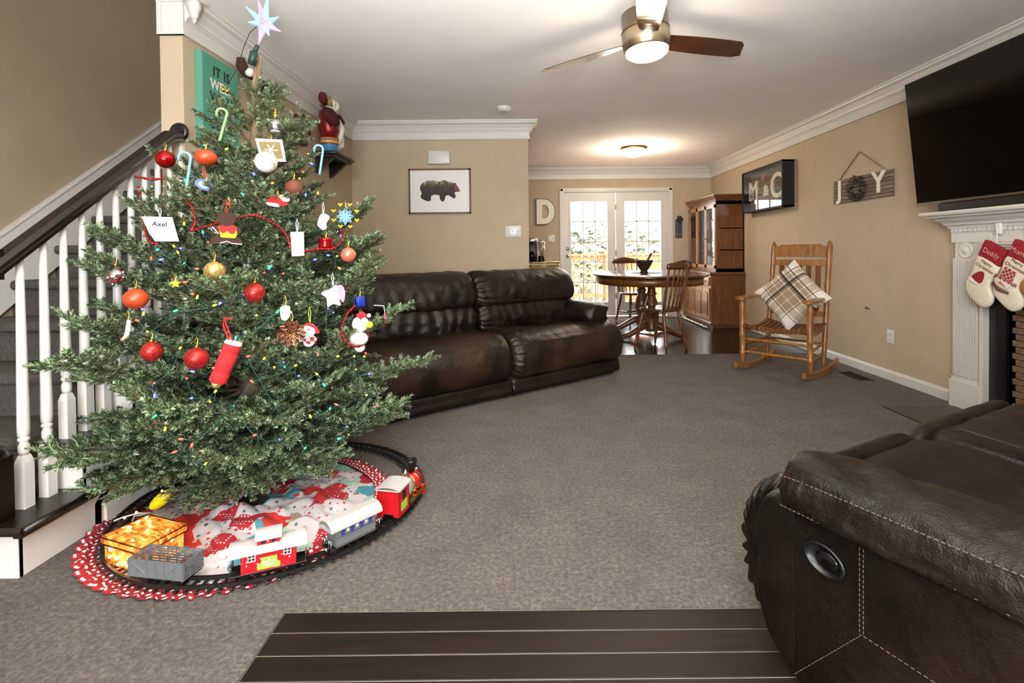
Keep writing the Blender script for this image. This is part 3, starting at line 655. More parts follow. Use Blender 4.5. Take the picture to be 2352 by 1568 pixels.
def pillow_mesh(mb, a, th, n=26):
    for sgn in (1, -1):
        def fn(u, v):
            x = 2 * u - 1; y = 2 * v - 1; e = max(0, (1 - x ** 4) * (1 - y ** 4)) ** .55
            k = 1 - .07 * (1 - abs(y) ** 2) * abs(x) ** 3; k2 = 1 - .07 * (1 - abs(x) ** 2) * abs(y) ** 3
            return (x * a * k, y * a * k2, sgn * th * e + .004 * wig((x * 3, y * 3, sgn)))
        mb.grid(fn, n, n)
pc = XRK @ Vector((.315, .36, .675))
up = (RY * .20 + Vector((0, 0, .98))).normalized(); nrm = (-RY * .98 + Vector((0, 0, .2))).normalized()
side = up.cross(nrm).normalized()
px_ = (side * .72 + up * .69).normalized()
mb = MB(); pillow_mesh(mb, .235, .075)
pl = obj('throw_pillow', mb, m_plaid); pl.matrix_world = frame(pc, px_, None, nrm)
tag(pl, 'cream and brown plaid throw pillow standing on its corner in the rocking chair', 'pillow')

# ------------------------------------------------------------------ dining set
TC = Vector((1.53, 6.45, 0)); TZ = .805
tb = thing('dining_table', 'oval oak pedestal dining table in front of the glass doors', 'table', TC)
def oval(rx, ry, n=48, e=2.4): return [(rx * math.copysign(abs(math.cos(a)) ** (2 / e), math.cos(a)), ry * math.copysign(abs(math.sin(a)) ** (2 / e), math.sin(a))) for a in [2 * PI * k / n for k in range(n)]]
t = MB(); t.rings([[(x, y, z) for x, y in oval(.69 * k, .94 * k)] for k, z in ((.97, TZ - .032), (.995, TZ - .028), (1.0, TZ - .016), (.992, TZ - .004), (.975, TZ))], 0, True); obj('tabletop', t, m_oakt, tb)
t = MB(); t.rings([[(x, y, z) for x, y in oval(.64, .88)] for z in (TZ - .125, TZ - .03)], 0, True); obj('apron', t, m_oakd, tb)
for sy in (-.27, .27):
    p = MB(); p.lathe([(.075, .10), (.085, .14), (.06, .17), (.07, .2), (.05, .22), (.05, .26), (.085, .30), (.095, .36), (.08, .44), (.055, .50), (.048, .54), (.065, .56), (.05, .58), (.045, .64), (.075, .67), (.085, .685)], 20, 0, Matrix.Translation((0, sy, 0))); obj('pedestal', p, m_oakd, tb)
    for sx in (-1, 1):
        f = MB(); f.tube([(0, sy, .20), (sx * .12, sy * 1.05, .15), (sx * .28, sy * 1.12, .06), (sx * .36, sy * 1.15, .035)], [.045, .042, .034, .028], 10); f.ball((sx * .37, sy * 1.15, .03), .036, 10, 8, 0, (1, 1, .83)); obj('foot', f, m_oakd, tb)
s = MB(); s.rbox((0, 0, .13), (.07, .54, .06), .012); obj('stretcher', s, m_oakd, tb)
mt = MB(); mt.lathe([(.002, 0), (.19, 0), (.195, .002), (.19, .004), (.002, .004)], 36); tag(obj('place_mat', mt, m_blackm, None, (1.49, 6.35, TZ)), 'round dark mat under the mortar bowl on the table', 'mat')
bo = thing('mortar_bowl', 'dark wooden mortar bowl with its pestle on the dining table', 'bowl', (1.485, 6.38, TZ + .004))
m_mort = wood('dark_mortar_wood', '2a1912', '4a2f22', .45)
b = MB(); b.lathe([(.05, 0), (.055, .008), (.04, .02), (.045, .03), (.08, .08), (.108, .135), (.114, .160), (.106, .162), (.095, .13), (.06, .07), (.002, .05)], 28); obj('bowl', b, m_mort, bo)
b = MB(); b.tube([(-.02, 0, .06), (.03, 0, .13), (.085, 0, .225), (.095, 0, .245)], [.022, .014, .013, .017], 10); obj('pestle', b, m_mort, bo)
def windsor(loc, rz, label):
    c_ = thing('dining_chair', label, 'chair', loc, rz, 'oak spindle-back chairs at the dining table')
    s = MB(); out = [(x, y + .0) for x, y in oval(.215, .20, 32, 2.8)]
    s.rings([[(x * k, y * k, z) for x, y in out] for k, z in ((.9, .425), (.98, .432), (1, .445), (.97, .458), (.6, .452), (.05, .448))], 0, True); obj('seat', s, m_oakt, c_)
    legp = [(0, .017), (.12, .018), (.2, .022), (.3, .024), (.42, .017), (.45, .021), (.48, .016), (.7, .020), (.8, .015), (.83, .019), (.86, .013), (1, .011)]
    ends = []
    for sx in (-1, 1):
        for sy in (-1, 1):
            l = MB(); p0 = (sx * .14, sy * .13, .435); p1 = (sx * .20, sy * .205, 0.0); l.turned(p0, p1, legp, 12); obj('leg', l, m_oakd, c_)
        st_ = MB(); st_.turned((sx * .178, -.18, .17), (sx * .178, .18, .17), [(0, .008), (.3, .011), (.5, .016), (.7, .011), (1, .008)], 8); obj('stretcher', st_, m_oakd, c_)
    st_ = MB(); st_.turned((-.178, 0, .17), (.178, 0, .17), [(0, .008), (.5, .014), (1, .008)], 8); obj('stretcher', st_, m_oakd, c_)
    for k in range(6):
        u = -1 + 2 * k / 5; sp_ = MB(); p0 = (u * .165, -.165 + .02 * u * u, .445); p1 = (u * .20, -.275 + .035 * u * u, .90)
        sp_.turned(p0, p1, [(0, .008), (.3, .011), (.34, .014), (.38, .010), (.7, .008), (1, .007)] if abs(u) < .9 else [(0, .013), (.2, .016), (.3, .018), (.36, .013), (.4, .017), (.7, .013), (1, .010)], 8); obj('spindle', sp_, m_oakd, c_)
    cr_ = MB(); rg = []
    for i in range(17):
        u = -1 + 2 * i / 16; top = .965 + .022 * (math.exp(-(u / .45) ** 2) - .4 * math.exp(-((abs(u) - .75) / .15) ** 2)) - (.02 if abs(u) > .95 else 0); bot = .888 + (.012 if abs(u) > .95 else 0)
        y = -.288 + .045 * u * u; rg.append([(u * .235, y - .011, bot), (u * .235, y + .011, bot), (u * .235, y + .009, top), (u * .235, y - .009, top)])
    cr_.rings(rg, 0, True); obj('crest_rail', cr_, m_oakt, c_); return c_
windsor((1.475, 5.565, 0), R(42), 'nearer dark oak spindle-back chair on the carpet side of the dining table')
windsor((1.62, 7.62, 0), R(200), 'dark oak spindle-back chair on the door side of the dining table')

# ------------------------------------------------------------------ china hutch
hu = thing('china_hutch', 'tall oak china hutch with glass doors against the right wall', 'cabinet', (2.53, 6.90, 0))
HW, HD = 1.17, XR - .012 - 2.53
b = MB(); b.b2(0, HD, 0, HW, .07, .74); b.b2(.03, HD, .02, HW - .02, 0, .07)
b.rings([[(x, y, z) for x, y in ((-o, -o), (HD, -o), (HD, HW + o), (-o, HW + o))] for o, z in ((.012, .05), (.012, .075), (.004, .085))], 0, False)
b.rings([[(x, y, z) for x, y in ((-o, -o), (HD, -o), (HD, HW + o), (-o, HW + o))] for o, z in ((.004, .735), (.018, .745), (.022, .755), (.022, .772), (.014, .78))], 0, False)
obj('base_cabinet', b, m_oakd, hu)
for k in range(4):
    d = MB(); y0 = .03 + k * (HW - .06) / 4 + .01; y1 = y0 + (HW - .06) / 4 - .02
    d.b2(-.018, 0, y0, y1, .12, .56); obj_d = obj('cabinet_door', d, m_oak, hu)
    p = MB(); yc = (y0 + y1) / 2; hw_ = (y1 - y0) / 2 - .04
    poly = [(yc - hw_, .17), (yc + hw_, .17), (yc + hw_, .46)] + [(yc + hw_ * math.cos(a), .46 + .05 * math.sin(a)) for a in [PI * q / 8 for q in range(1, 8)]] + [(yc - hw_, .46)]
    p.prism(poly, .018, .026, 0, Matrix(((0, 0, -1, 0), (1, 0, 0, 0), (0, 1, 0, 0), (0, 0, 0, 1)))); obj('raised_panel', p, m_oakd, obj_d)
    kn = MB(); kn.ball((-.03, y1 - .02 if k % 2 == 0 else y0 + .02, .36), .012, 10, 8); obj('knob', kn, m_brass, obj_d)
    dw = MB(); dw.rbox((-.008, yc, .65), (.018, y1 - y0, .12), .006); dw_ = obj('drawer', dw, m_oak, hu); kn = MB(); kn.ball((-.024, yc, .65), .012, 10, 8); obj('knob', kn, m_brass, dw_)
u = MB(); x0, x1, y0, y1, z0, z1 = .085, HD, .025, HW - .025, .78, 1.78
u.b2(x0, x1, y0, y0 + .022, z0, z1); u.b2(x0, x1, y1 - .022, y1, z0, z1); u.b2(x1 - .012, x1, y0, y1, z0, z1); u.b2(x0, x1, y0, y1, z0, z0 + .05); u.b2(x0, x1, y0, y1, z1 - .06, z1)
for z in (1.08, 1.38): u.b2(x0 + .05, x1, y0, y1, z, z + .014)
u.rings([[(x, y, z) for x, y in ((x0 - o, y0 - o), (x1, y0 - o), (x1, y1 + o), (x0 - o, y1 + o))] for o, z in ((0, 1.765), (.012, 1.77), (.016, 1.785), (.05, 1.83), (.058, 1.838), (.06, 1.855))], 0, False)
obj('upper_cabinet', u, m_oakd, hu)
for k in range(3):
    a = y0 + .004 + k * (y1 - y0 - .008) / 3; c_ = a + (y1 - y0 - .008) / 3 - .004; d = MB()
    for (p, q_, r_, s_) in ((a, a + .035, z0 + .05, z1 - .06), (c_ - .035, c_, z0 + .05, z1 - .06), (a, c_, z0 + .05, z0 + .095), (a, c_, z1 - .105, z1 - .06)): d.b2(x0 - .02, x0, p, q_, r_, s_)
    dr = obj('glass_door', d, m_oak, hu); g = MB(); g.b2(x0 - .012, x0 - .008, a + .033, c_ - .033, z0 + .09, z1 - .10); obj('pane', g, glass('hutch_glass_%d' % k, (.93, .96, 1, 1), .18, .01), dr)
    kn = MB(); kn.ball((x0 - .03, c_ - .018 if k == 0 else a + .018, 1.25), .011, 10, 8); obj('knob', kn, m_brass, dr)
m_china = M('white_china', 'e8e6e2', .2)
random.seed(5)
for i, (yy, z) in enumerate([(.2, .83), (.45, .83), (.75, .83), (.3, 1.094), (.55, 1.094), (.85, 1.094), (.25, 1.394), (.6, 1.394), (.9, 1.394)]):
    g = MB(); r_ = random.uniform(.035, .06); hh = random.uniform(.09, .17)
    g.lathe([(r_ * .5, 0), (r_ * .6, .01), (r_ * .9, hh * .4), (r_ * .8, hh * .7), (r_, hh), (r_ * .9, hh), (.002, hh * .3)], 14)
    tag(obj('china_cup', g, m_china, None, (2.53 + .27, 6.90 + yy, z + .001)), 'white china vessel on the %s shelf of the hutch, %s' % (('lower', 'middle', 'upper')[i // 3], ('near the open end', 'in the middle', 'toward the far wall')[i % 3]), 'china', 'china in the glass hutch')
fg = MB(); fgp = [(-.03, -.01 + .05 * q, .02 + .006 * math.sin(q * 2.0)) for q in range(24)]; fg.tube(fgp, [.012 + .003 * math.sin(q * 1.7) for q in range(24)], 8); tag(obj('bead_garland', fg, M('cream_rope', 'd2c7ac', .8), None, (2.50, 6.92, 0)), 'cream rope garland lying on the floor along the hutch', 'garland')
# ------------------------------------------------------------------ fireplace, television, stockings
FY0, FY1 = 2.30, 3.478
fp = thing('fireplace', 'white fluted fireplace mantel with a black firebox on the right wall', 'fireplace', (XR, (FY0 + FY1) / 2, 0))
def fb(mb, x0, x1, y0, y1, z0, z1): return mb.b2(x0 - XR, x1 - XR, y0 - (FY0 + FY1) / 2, y1 - (FY0 + FY1) / 2, z0, z1)
FC = (FY0 + FY1) / 2
for y0, y1 in ((3.262, FY1), (FY0, FY0 + .216)):
    p = MB(); fb(p, 2.955, XR, y0 + .02, y1 - .02, .18, 1.13)
    nfl = 9
    for k in range(nfl + 1):
        yy = y0 + .022 + (y1 - y0 - .044) * k / nfl; fb(p, 2.942, 2.956, yy - .005, yy + .005, .22, 1.02)
    fb(p, 2.938, XR, y0 + .008, y1 - .008, .18, .21); fb(p, 2.93, XR, y0, y1, 0, .185)
    p.lathe([(.055, 0), (.055, .008), (.045, .012), (.035, .006), (.024, .006), (.02, .014), (.002, .016)], 24, 0, frame((2.955 - XR, (y0 + y1) / 2 - FC, 1.075), (0, 1, 0), None, (-1, 0, 0)))
    fb(p, 2.948, XR, y0 + .012, y1 - .012, 1.005, 1.022)
    obj('pilaster', p, m_white, fp)
inn = MB(); fb(inn, 2.945, XR, 3.235, 3.262, 0, 1.0); fb(inn, 2.945, XR, FY0 + .216, FY0 + .243, 0, 1.0); fb(inn, 2.945, XR, FY0 + .216, 3.262, .975, 1.02)
obj('inner_trim', inn, m_white, fp)
fz = MB(); fb(fz, 2.945, XR, FY0, FY1, 1.13, 1.27)
for k in range(7): fb(fz, 2.936, 2.946, FY0 + .216, 3.262, 1.028 + .014 * k, 1.035 + .014 * k)
fb(fz, 2.95, XR, FY0 + .2, 3.28, 1.02, 1.13); obj('frieze', fz, m_white, fp)
ms = MB()
ms.rings([[(x - XR, y - FC, z) for x, y in ((XR, FY0 - o), (2.945 - o, FY0 - o), (2.945 - o, FY1 + o), (XR, FY1 + o))] for o, z in ((.0, 1.222), (.012, 1.226), (.016, 1.24), (.03, 1.25), (.034, 1.262), (.06, 1.282), (.066, 1.295), (.10, 1.302), (.105, 1.312), (.125, 1.318), (.13, 1.33), (.125, 1.342), (.1, 1.345))], 0, False)
obj('mantel_shelf', ms, m_white, fp)
dent = MB()
for k in range(34): fb(dent, 2.932, 2.946, FY0 + .01 + k * .0345, FY0 + .03 + k * .0345, 1.202, 1.224)
tag(obj('dentil_row', dent, m_white, fp), kind='stuff')
su = MB(); ysl = [(3.235, 3.0), (2.543 + .24, 2.543)]
for y0, y1 in ((2.975, 3.236), (2.542, 2.80)): fb(su, 2.985, XR, y0, y1, .0, .976)
fb(su, 2.985, XR, 2.8, 2.975, .80, .976); obj('stone_surround', su, m_slate, fp)
fx = MB(); fb(fx, 2.965, 2.99, 3.10, 3.16, .02, .80); fb(fx, 2.965, 2.99, 2.62, 2.68, .02, .8); fb(fx, 2.965, 2.99, 2.62, 3.16, .74, .80); fb(fx, 2.965, 2.99, 2.62, 3.16, .02, .09)
for k in range(9): fb(fx, 2.96, 2.966, 3.115, 3.145, .20 + .012 * k * 1.8, .206 + .012 * k * 1.8)
fb(fx, 2.972, 2.992, 2.905, 2.985, .02, .8); obj('firebox_frame', fx, m_iron, fp)
fi = MB(); fb(fi, 2.985, 3.003, 2.62, 3.16, .02, .8); obj('firebox_back', fi, M('smoky_mortar', '6a5846', .95), fp)
bk = MB(); bk.rbox((0, 0, 0), (.012, .094, .036), .003, 0, None, 1); bkm = bk.mesh('brick', m_brick)
for r_ in range(16):
    for k in range(3):
        yy = 2.925 + .1 * k - (.02 if r_ % 2 else 0)
        if 2.99 < yy < 3.06: obj('brick', bkm, None, fp, (2.982 - XR, yy - FC, .115 + .039 * r_))
hs = MB(); fb(hs, 2.447, 2.985, 2.25, 3.44, .0, .006); obj('hearth_slab', hs, m_slate, fp)
# television, tilted on its wall mount
tvX = Matrix.Translation((2.90, 2.915, 1.40)) @ Matrix.Rotation(R(-6), 4, 'Y')
tv = thing('television', 'large black wall-mounted television tilted down above the mantel', 'television', X=tvX)
t = MB(); t.rbox((0, 0, .45), (.045, 1.57, .90), .006); obj('tv_body', t, m_black, tv)
t = MB(); t.b2(-.0245, -.022, -.775, .775, .025, .89); obj('tv_screen', t, m_blackg, tv)
t = MB(); t.b2(-.026, -.02, -.785, .785, .0, .022); obj('tv_bezel', t, m_nickel, tv)
sb = MB(); sb.rings([[(x, y, z) for x, y in ((-.045 + o, -.55 + o), (.045 - o, -.55 + o), (.045 - o, .55 - o), (-.045 + o, .55 - o))] for o, z in ((.004, 0), (0, .006), (.0, .048), (.012, .06))], 0, False)
tag(obj('soundbar', sb, m_black, None, (2.90, 2.93, 1.3455)), 'long black soundbar lying on the white mantel under the television', 'soundbar')
# stockings
m_felt = M('cream_felt', 'd9cfb9', .95, var=.06, vscale=40, bmp=.4, bscale=250)
m_cuff = M('burgundy_knit', '8a1020', .9, bmp=.3, bscale=300)
m_thread = M('tan_thread', 'c98f86', .8); m_brownth = M('brown_thread', '6a3a2c', .8)
m_orange = M('orange_felt', 'd9622a', .8)
def gingham(nt, b):
    ch = N(nt, 'ShaderNodeTexChecker'); ch.inputs['Scale'].default_value = 70; nt.links.new(coords(nt), ch.inputs['Vector'])
    ch.inputs['Color1'].default_value = lin('7a1c22'); ch.inputs['Color2'].default_value = lin('c98d86'); nt.links.new(ch.outputs['Color'], b.inputs['Base Color'])
m_ging = pattern('gingham_patch', .9, gingham)
def stocking(y, rot, s, label, kind, name):
    # local x along the wall (away from the viewer's left), local y up, extruded out from the mantel
    X = frame((2.862, y, 1.135), (0, -1, 0), None, (-1, 0, 0)) @ Matrix.Rotation(R(rot), 4, 'Z')
    t = thing('christmas_stocking', label, 'stocking', X=X)
    foot = smooth_poly([Vector(p) for p in ((0, -.085), (.136, -.085), (.137, -.19), (.15, -.235), (.187, -.275), (.192, -.325), (.155, -.365), (.09, -.358), (.03, -.335), (-.006, -.285), (.0, -.2))], 46)
    b = MB(); k = [(p.x * s, p.y * s) for p in foot]; c_ = sum(foot, Vector((0, 0))) / len(foot) * s
    b.rings([[(c_.x + (x - c_.x) * q, c_.y + (yy - c_.y) * q, z) for x, yy in k] for q, z in ((.95, -.012), (1, -.004), (1, .004), (.95, .014), (.8, .02), (.3, .022))], 0, True); bo_ = obj('stocking_body', b, m_felt, t)
    cf = MB(); cf.rbox((.068 * s, -.045 * s, 0), (.15 * s, .105 * s, .032), .008, 0, None, 3); co = obj('cuff', cf, m_cuff, t)
    text('embroidered_name', name, .042 * s, Matrix.Translation((.068 * s, -.047 * s, .0165)), m_thread, co, extrude=.0008)
    lp = MB(); lp.tube([(.004, 0, 0), (-.004, .03, .002), (.006, .055, .004), (.014, .03, .002), (.01, 0, 0)], .0022, 6); obj('hanging_loop', lp, m_felt, t)
    if kind == 'santa':
        text('embroidery', 'Merry\nChristmas', .030 * s, Matrix.Translation((.075 * s, -.125 * s, .0225)), m_brownth, t, extrude=.0006)
        h_ = MB(); h_.prism([(p.x * s, p.y * s) for p in smooth_poly([Vector(q) for q in ((.03, -.225), (.09, -.235), (.10, -.20), (.085, -.165), (.06, -.17), (.04, -.195))], 24)], .020, .026); obj('hat_patch', h_, m_cuff, t)
        h_ = MB(); h_.ball((.045 * s, -.245 * s, .020), .03 * s, 14, 8, 0, (1.3, .55, .25)); obj('beard_patch', h_, m_white, t)
    elif kind == 'snowman':
        text('embroidery', 'Merry\nChristmas', .030 * s, Matrix.Translation((.075 * s, -.115 * s, .0225)), m_brownth, t, extrude=.0006)
        h_ = MB(); h_.ball((.05 * s, -.245 * s, .021), .045 * s, 16, 10, 0, (1.15, .7, .2)); obj('snowman_face', h_, m_white, t)
        h_ = MB(); h_.prism([(.02 * s, -.215 * s), (.10 * s, -.215 * s), (.095 * s, -.15 * s), (.03 * s, -.15 * s)], .021, .028); h_.prism([(-.01 * s, -.228 * s), (.13 * s, -.222 * s), (.13 * s, -.208 * s), (-.01 * s, -.214 * s)], .022, .029); obj('hat_patch', h_, m_ging, t)
        h_ = MB(); h_.cyl((.045 * s, -.24 * s, .032), (.085 * s, -.245 * s, .034), .007, .001, 8); obj('carrot_nose', h_, m_orange, t)
        h_ = MB(); h_.tube([(.0, -.27 * s, .021), (.05 * s, -.285 * s, .026), (.11 * s, -.275 * s, .021)], [.009, .011, .009], 8); obj('scarf_patch', h_, m_brownth, t)
    else:
        h_ = MB(); h_.ball((.03 * s, -.2 * s, .021), .04 * s, 14, 8, 0, (1, 1, .2)); h_.ball((.03 * s, -.27 * s, .021), .05 * s, 14, 8, 0, (1, 1, .2)); obj('gingerbread_patch', h_, M('gingerbread_felt', '9a6a3c', .9), t)
    return t
stocking(3.115, -27, 1.06, 'cream stocking with a burgundy cuff reading Daddy, leftmost under the mantel', 'santa', 'Daddy')
stocking(2.925, -27, 1.06, 'cream stocking with burgundy cuff reading Mommy and a snowman patch', 'snowman', 'Mommy')
stocking(2.735, -27, 1.06, 'cream stocking with a gingerbread patch, at the picture edge beside the snowman one', 'cookie', '')
for i, y in enumerate((3.105, 2.912, 2.722)):
    k = MB(); k.tube([(0, 0, .05), (-.012, 0, .03), (-.012, 0, -.06), (-.02, 0, -.075), (-.03, 0, -.06)], .004, 8); k.rbox((.0, 0, .02), (.02, .035, .07), .005)
    tag(obj('stocking_hook', k, m_whiteg, None, (2.925, y, 1.19)), 'white hook under the mantel holding the ' + ('Daddy stocking', 'Mommy stocking', 'gingerbread stocking')[i], 'hook', 'white stocking hooks')

# ------------------------------------------------------------------ things on the walls
# framed bear print
bf = thing('bear_picture', 'framed bear print with a brown frame above the sofa', 'picture', (-.898, YB - .018, 1.726))
fw, fh = .64, .465; f = MB()
for x0, x1, z0, z1 in ((-fw / 2, fw / 2, fh / 2 - .016, fh / 2), (-fw / 2, fw / 2, -fh / 2, -fh / 2 + .016), (-fw / 2, -fw / 2 + .016, -fh / 2, fh / 2), (fw / 2 - .016, fw / 2, -fh / 2, fh / 2)): f.b2(x0, x1, -.012, .016, z0, z1)
obj('picture_frame', f, wood('walnut_frame', '5a3a22', '7d5636', .5), bf)
f = MB(); f.b2(-fw / 2 + .01, fw / 2 - .01, .0, .012, -fh / 2 + .01, fh / 2 - .01); obj('paper', f, M('print_paper', 'e6e2dc', .6), bf)
def bear_col(nt, b):
    v = coords(nt); sp_ = N(nt, 'ShaderNodeSeparateXYZ'); nt.links.new(v, sp_.inputs[0])
    n = N(nt, 'ShaderNodeTexNoise'); n.inputs['Scale'].default_value = 22; n.inputs['Detail'].default_value = 6; nt.links.new(coords(nt, (1.6, 1, .7)), n.inputs['Vector'])
    ad = N(nt, 'ShaderNodeMath', operation='MULTIPLY_ADD'); ad.inputs[1].default_value = .16; nt.links.new(n.outputs['Fac'], ad.inputs[0]); nt.links.new(sp_.outputs['Z'], ad.inputs[2])
    nt.links.new(ramp(nt, ad.outputs[0], [(.0, lin('181310')), (.12, lin('33251b')), (.155, lin('5d4630')), (.185, lin('a59a86')), (.21, lin('cfc9bd'))]), b.inputs['Base Color'])
bear = [(-.20, .06), (-.17, .095), (-.12, .115), (-.05, .108), (.0, .10), (.045, .118), (.085, .10), (.12, .092), (.15, .082), (.165, .085), (.172, .07), (.19, .04), (.205, .015), (.208, .0), (.195, -.008), (.165, -.008), (.15, -.02), (.165, -.05), (.155, -.075), (.14, -.075), (.11, -.055), (.085, -.04), (.06, -.05), (.05, -.09), (.035, -.105), (.015, -.105), (.0, -.08), (-.005, -.04), (-.06, -.035), (-.09, -.05), (-.095, -.095), (-.12, -.105), (-.15, -.095), (-.19, -.075), (-.20, -.05), (-.185, -.02), (-.205, .02)]
f = MB(); f.prism(bear, .001, .002, 0, Matrix(((1, 0, 0, 0), (0, 0, -1, 0), (0, 1, 0, 0), (0, 0, 0, 1)))); obj('bear_print', f, pattern('bear_ink', .6, bear_col), bf)
f = MB(); f.prism([(.155, .07), (.175, .065), (.205, .012), (.195, .0), (.165, .0), (.15, .03)], .0022, .0028, 0, Matrix(((1, 0, 0, 0), (0, 0, -1, 0), (0, 1, 0, 0), (0, 0, 0, 1)))); obj('bear_muzzle', f, M('bear_muzzle_ink', '7a4230', .6), bf)
# door chime, switches, outlets, smoke detector, floor register
c_ = MB(); c_.rbox((0, -.025, 0), (.225, .05, .135), .008); c_.b2(-.11, .11, -.052, -.05, -.062, -.05); tag(obj('door_chime', c_, m_white, None, (-.90, YB, 2.07)), 'white rectangular door chime box on the wall above the bear print', 'door chime')
def switch_plate(loc, n, label, horiz=False, cat='light switch', mat=None, ry=0):
    t = thing('switch_plate', label, cat, loc, ry); w_ = .07 + .046 * (n - 1)
    p = MB(); p.rbox((0, -.004, 0), (w_, .008, .115), .003); obj('plate', p, mat or m_whiteg, t)
    for k in range(n):
        q = MB(); q.rbox(((k - (n - 1) / 2) * .046, -.011, .004), (.010, .016, .022), .003); obj('toggle', q, m_whiteg, t)
switch_plate((-.145, YB, 1.305), 3, 'white triple light switch plate on the back wall near its right end')
switch_plate((.39, YF, 1.30), 2, 'white double light switch plate below the letter D')
ot = thing('wall_outlet', 'white outlet plate low on the right wall between rocking chair and fireplace', 'outlet', (XR, 4.14, .362))
p = MB(); p.rbox((-.004, 0, 0), (.008, .075, .118), .003); obj('plate', p, m_whiteg, ot)
for z in (-.022, .022):
    p = MB(); p.rbox((-.009, 0, z), (.004, .034, .03), .006); p.b2(-.0115, -.011, -.008, -.005, z - .005, z + .006, 1); p.b2(-.0115, -.011, .005, .008, z - .005, z + .006, 1); obj('receptacle', p, [m_white, m_blackm], ot)
n_ = MB(); n_.cyl((0, 0, 0), (-.03, 0, .012), .004, .004, 8); n_.cyl((-.03, 0, .012), (-.033, 0, .013), .009, .009, 10); tag(obj('wall_nail', n_, m_blackm, None, (XR, 4.40, .56)), 'bare dark nail in the right wall beside the rocking chair', 'nail')
sd_ = MB(); sd_.lathe([(.066, 0), (.066, -.012), (.058, -.02), (.054, -.034), (.04, -.042), (.002, -.044)][::-1], 28); sd_.b2(.02, .03, -.004, .004, -.046, -.043)
tag(obj('smoke_detector', sd_, m_white, None, (-.206, 4.68, ZC)), 'round white smoke detector on the ceiling in front of the bear wall', 'smoke detector')
rg = thing('floor_register', 'dark metal floor vent in the carpet beside the rocking chair', 'vent', (2.80, 4.28, 0))
p = MB(); p.b2(-.06, .06, -.15, .15, 0, .005); obj('vent_plate', p, m_iron, rg)
p = MB()
for k in range(12): p.box((0, -.125 + .0225 * k, .006), (.09, .006, .004))
obj('vent_louvre', p, m_blackm, rg)
# marquee letter D, switch, door hanger on the far wall
dl = MB(); ot_ = [(-.15, -.2)] + [(-.15, .2)] + [(.0 + .15 * math.cos(a), .2 * math.sin(a)) for a in [PI / 2 - PI * k / 16 for k in range(1, 16)]]
def ring_letter(mb, outer, inner, z0, z1, X):
    n = len(outer); vs = [(x, y, z) for z in (z0, z1) for pts in (outer, inner) for x, y in pts]; fs = []
    for i in range(n):
        j_ = (i + 1) % n; fs += [(i, j_, n + j_, n + i), (2 * n + i, 3 * n + i, 3 * n + j_, 2 * n + j_), (i, 2 * n + i, 2 * n + j_, j_), (n + i, n + j_, 3 * n + j_, 3 * n + i)]
    mb.add(vs, fs, 0, False, X)
def dshape(w_, h_, n=18):
    return [(-w_, -h_), (-w_, 0), (-w_, h_)] + [(-.15 * w_ + 1.15 * w_ * math.cos(a), h_ * math.sin(a)) for a in [PI / 2 - PI * k / n for k in range(n + 1)]]
dt = thing('letter_d', 'white marquee letter D with a dark rim on the wall left of the glass doors', 'letter', (.305, YF - .001, 1.735))
Xw = Matrix(((1, 0, 0, 0), (0, 0, -1, 0), (0, 1, 0, 0), (0, 0, 0, 1)))
O_ = dshape(.15, .205); I_ = [(x * .36 - .004, y * .54) for x, y in dshape(.15, .205)]
f = MB(); ring_letter(f, O_, I_, 0, .03, Xw); obj('letter_face', f, M('marquee_cream', 'e9e1d2', .5), dt)
f = MB(); ring_letter(f, [(x * 1.04, y * 1.03) for x, y in O_], [(x * .99, y * .99) for x, y in O_], 0, .045, Xw); obj('letter_rim', f, M('dark_zinc', '4a433a', .5, .6), dt)
hgx = thing('door_hanger', 'blue grey wooden wall hanger with greenery beside the hutch', 'wall decoration', (2.468, YF, 1.44))
f = MB(); f.rbox((0, -.012, 0), (.105, .02, .30), .004); obj('board', f, M('slate_blue_wood', '3c4450', .7), hgx)
f = MB()
for q in range(60): a = random.uniform(0, 6.28); rr = random.uniform(.01, .05); f.add([(rr * math.cos(a), -.03, .14 + rr * math.sin(a)), (rr * math.cos(a) + .02, -.045, .145 + rr * math.sin(a)), (rr * math.cos(a) + .005, -.035, .165 + rr * math.sin(a))], [(0, 1, 2)])
tag(obj('greenery', f, M('pine_sprig', '1f2b1c', .8), hgx), kind='stuff')
f = MB(); f.tube([(-.03, -.03, -.06), (-.03, -.035, -.13)], .008, 6); f.tube([(.005, -.03, -.13), (.005, -.035, -.09), (.03, -.035, -.09), (.03, -.03, -.13)], .007, 6); obj('hooks', f, m_nickel, hgx)
# shadow box frame
sbx = thing('shadow_box', 'black shadow box with white lettering and a wood back on the right wall', 'picture', (XR, 6.165, 1.835))
y0, y1, z0, z1, dp = -.53, .53, -.265, .265, .135; f = MB()
for a, b_, e, g_ in ((y0, y1, z0, z0 + .02), (y0, y1, z1 - .02, z1), (y0, y0 + .02, z0, z1), (y1 - .02, y1, z0, z1)): f.b2(-dp, 0, a, b_, e, g_)
obj('box_frame', f, m_blackm, sbx)
for k in range(5):
    f = MB(); f.rbox((-.02, 0, z0 + .053 + .106 * k), (.015, y1 - y0 - .04, .1), .004, 0, None, 1); obj('back_board', f, wood('weathered_back_%d' % k, '4e4033', '7a6a58', .8, .6, 1), sbx)
f = MB(); f.b2(-dp + .008, -dp + .011, y0 + .02, y1 - .02, z0 + .02, z1 - .02); obj('pane', f, glass('shadow_box_glass', (.95, .95, .95, 1), .10, .01), sbx)
Xs = frame((-.045, .14, -.0), (0, -1, 0), None, (-1, 0, 0))
m_cream = M('cream_letter', 'e4dccb', .6)
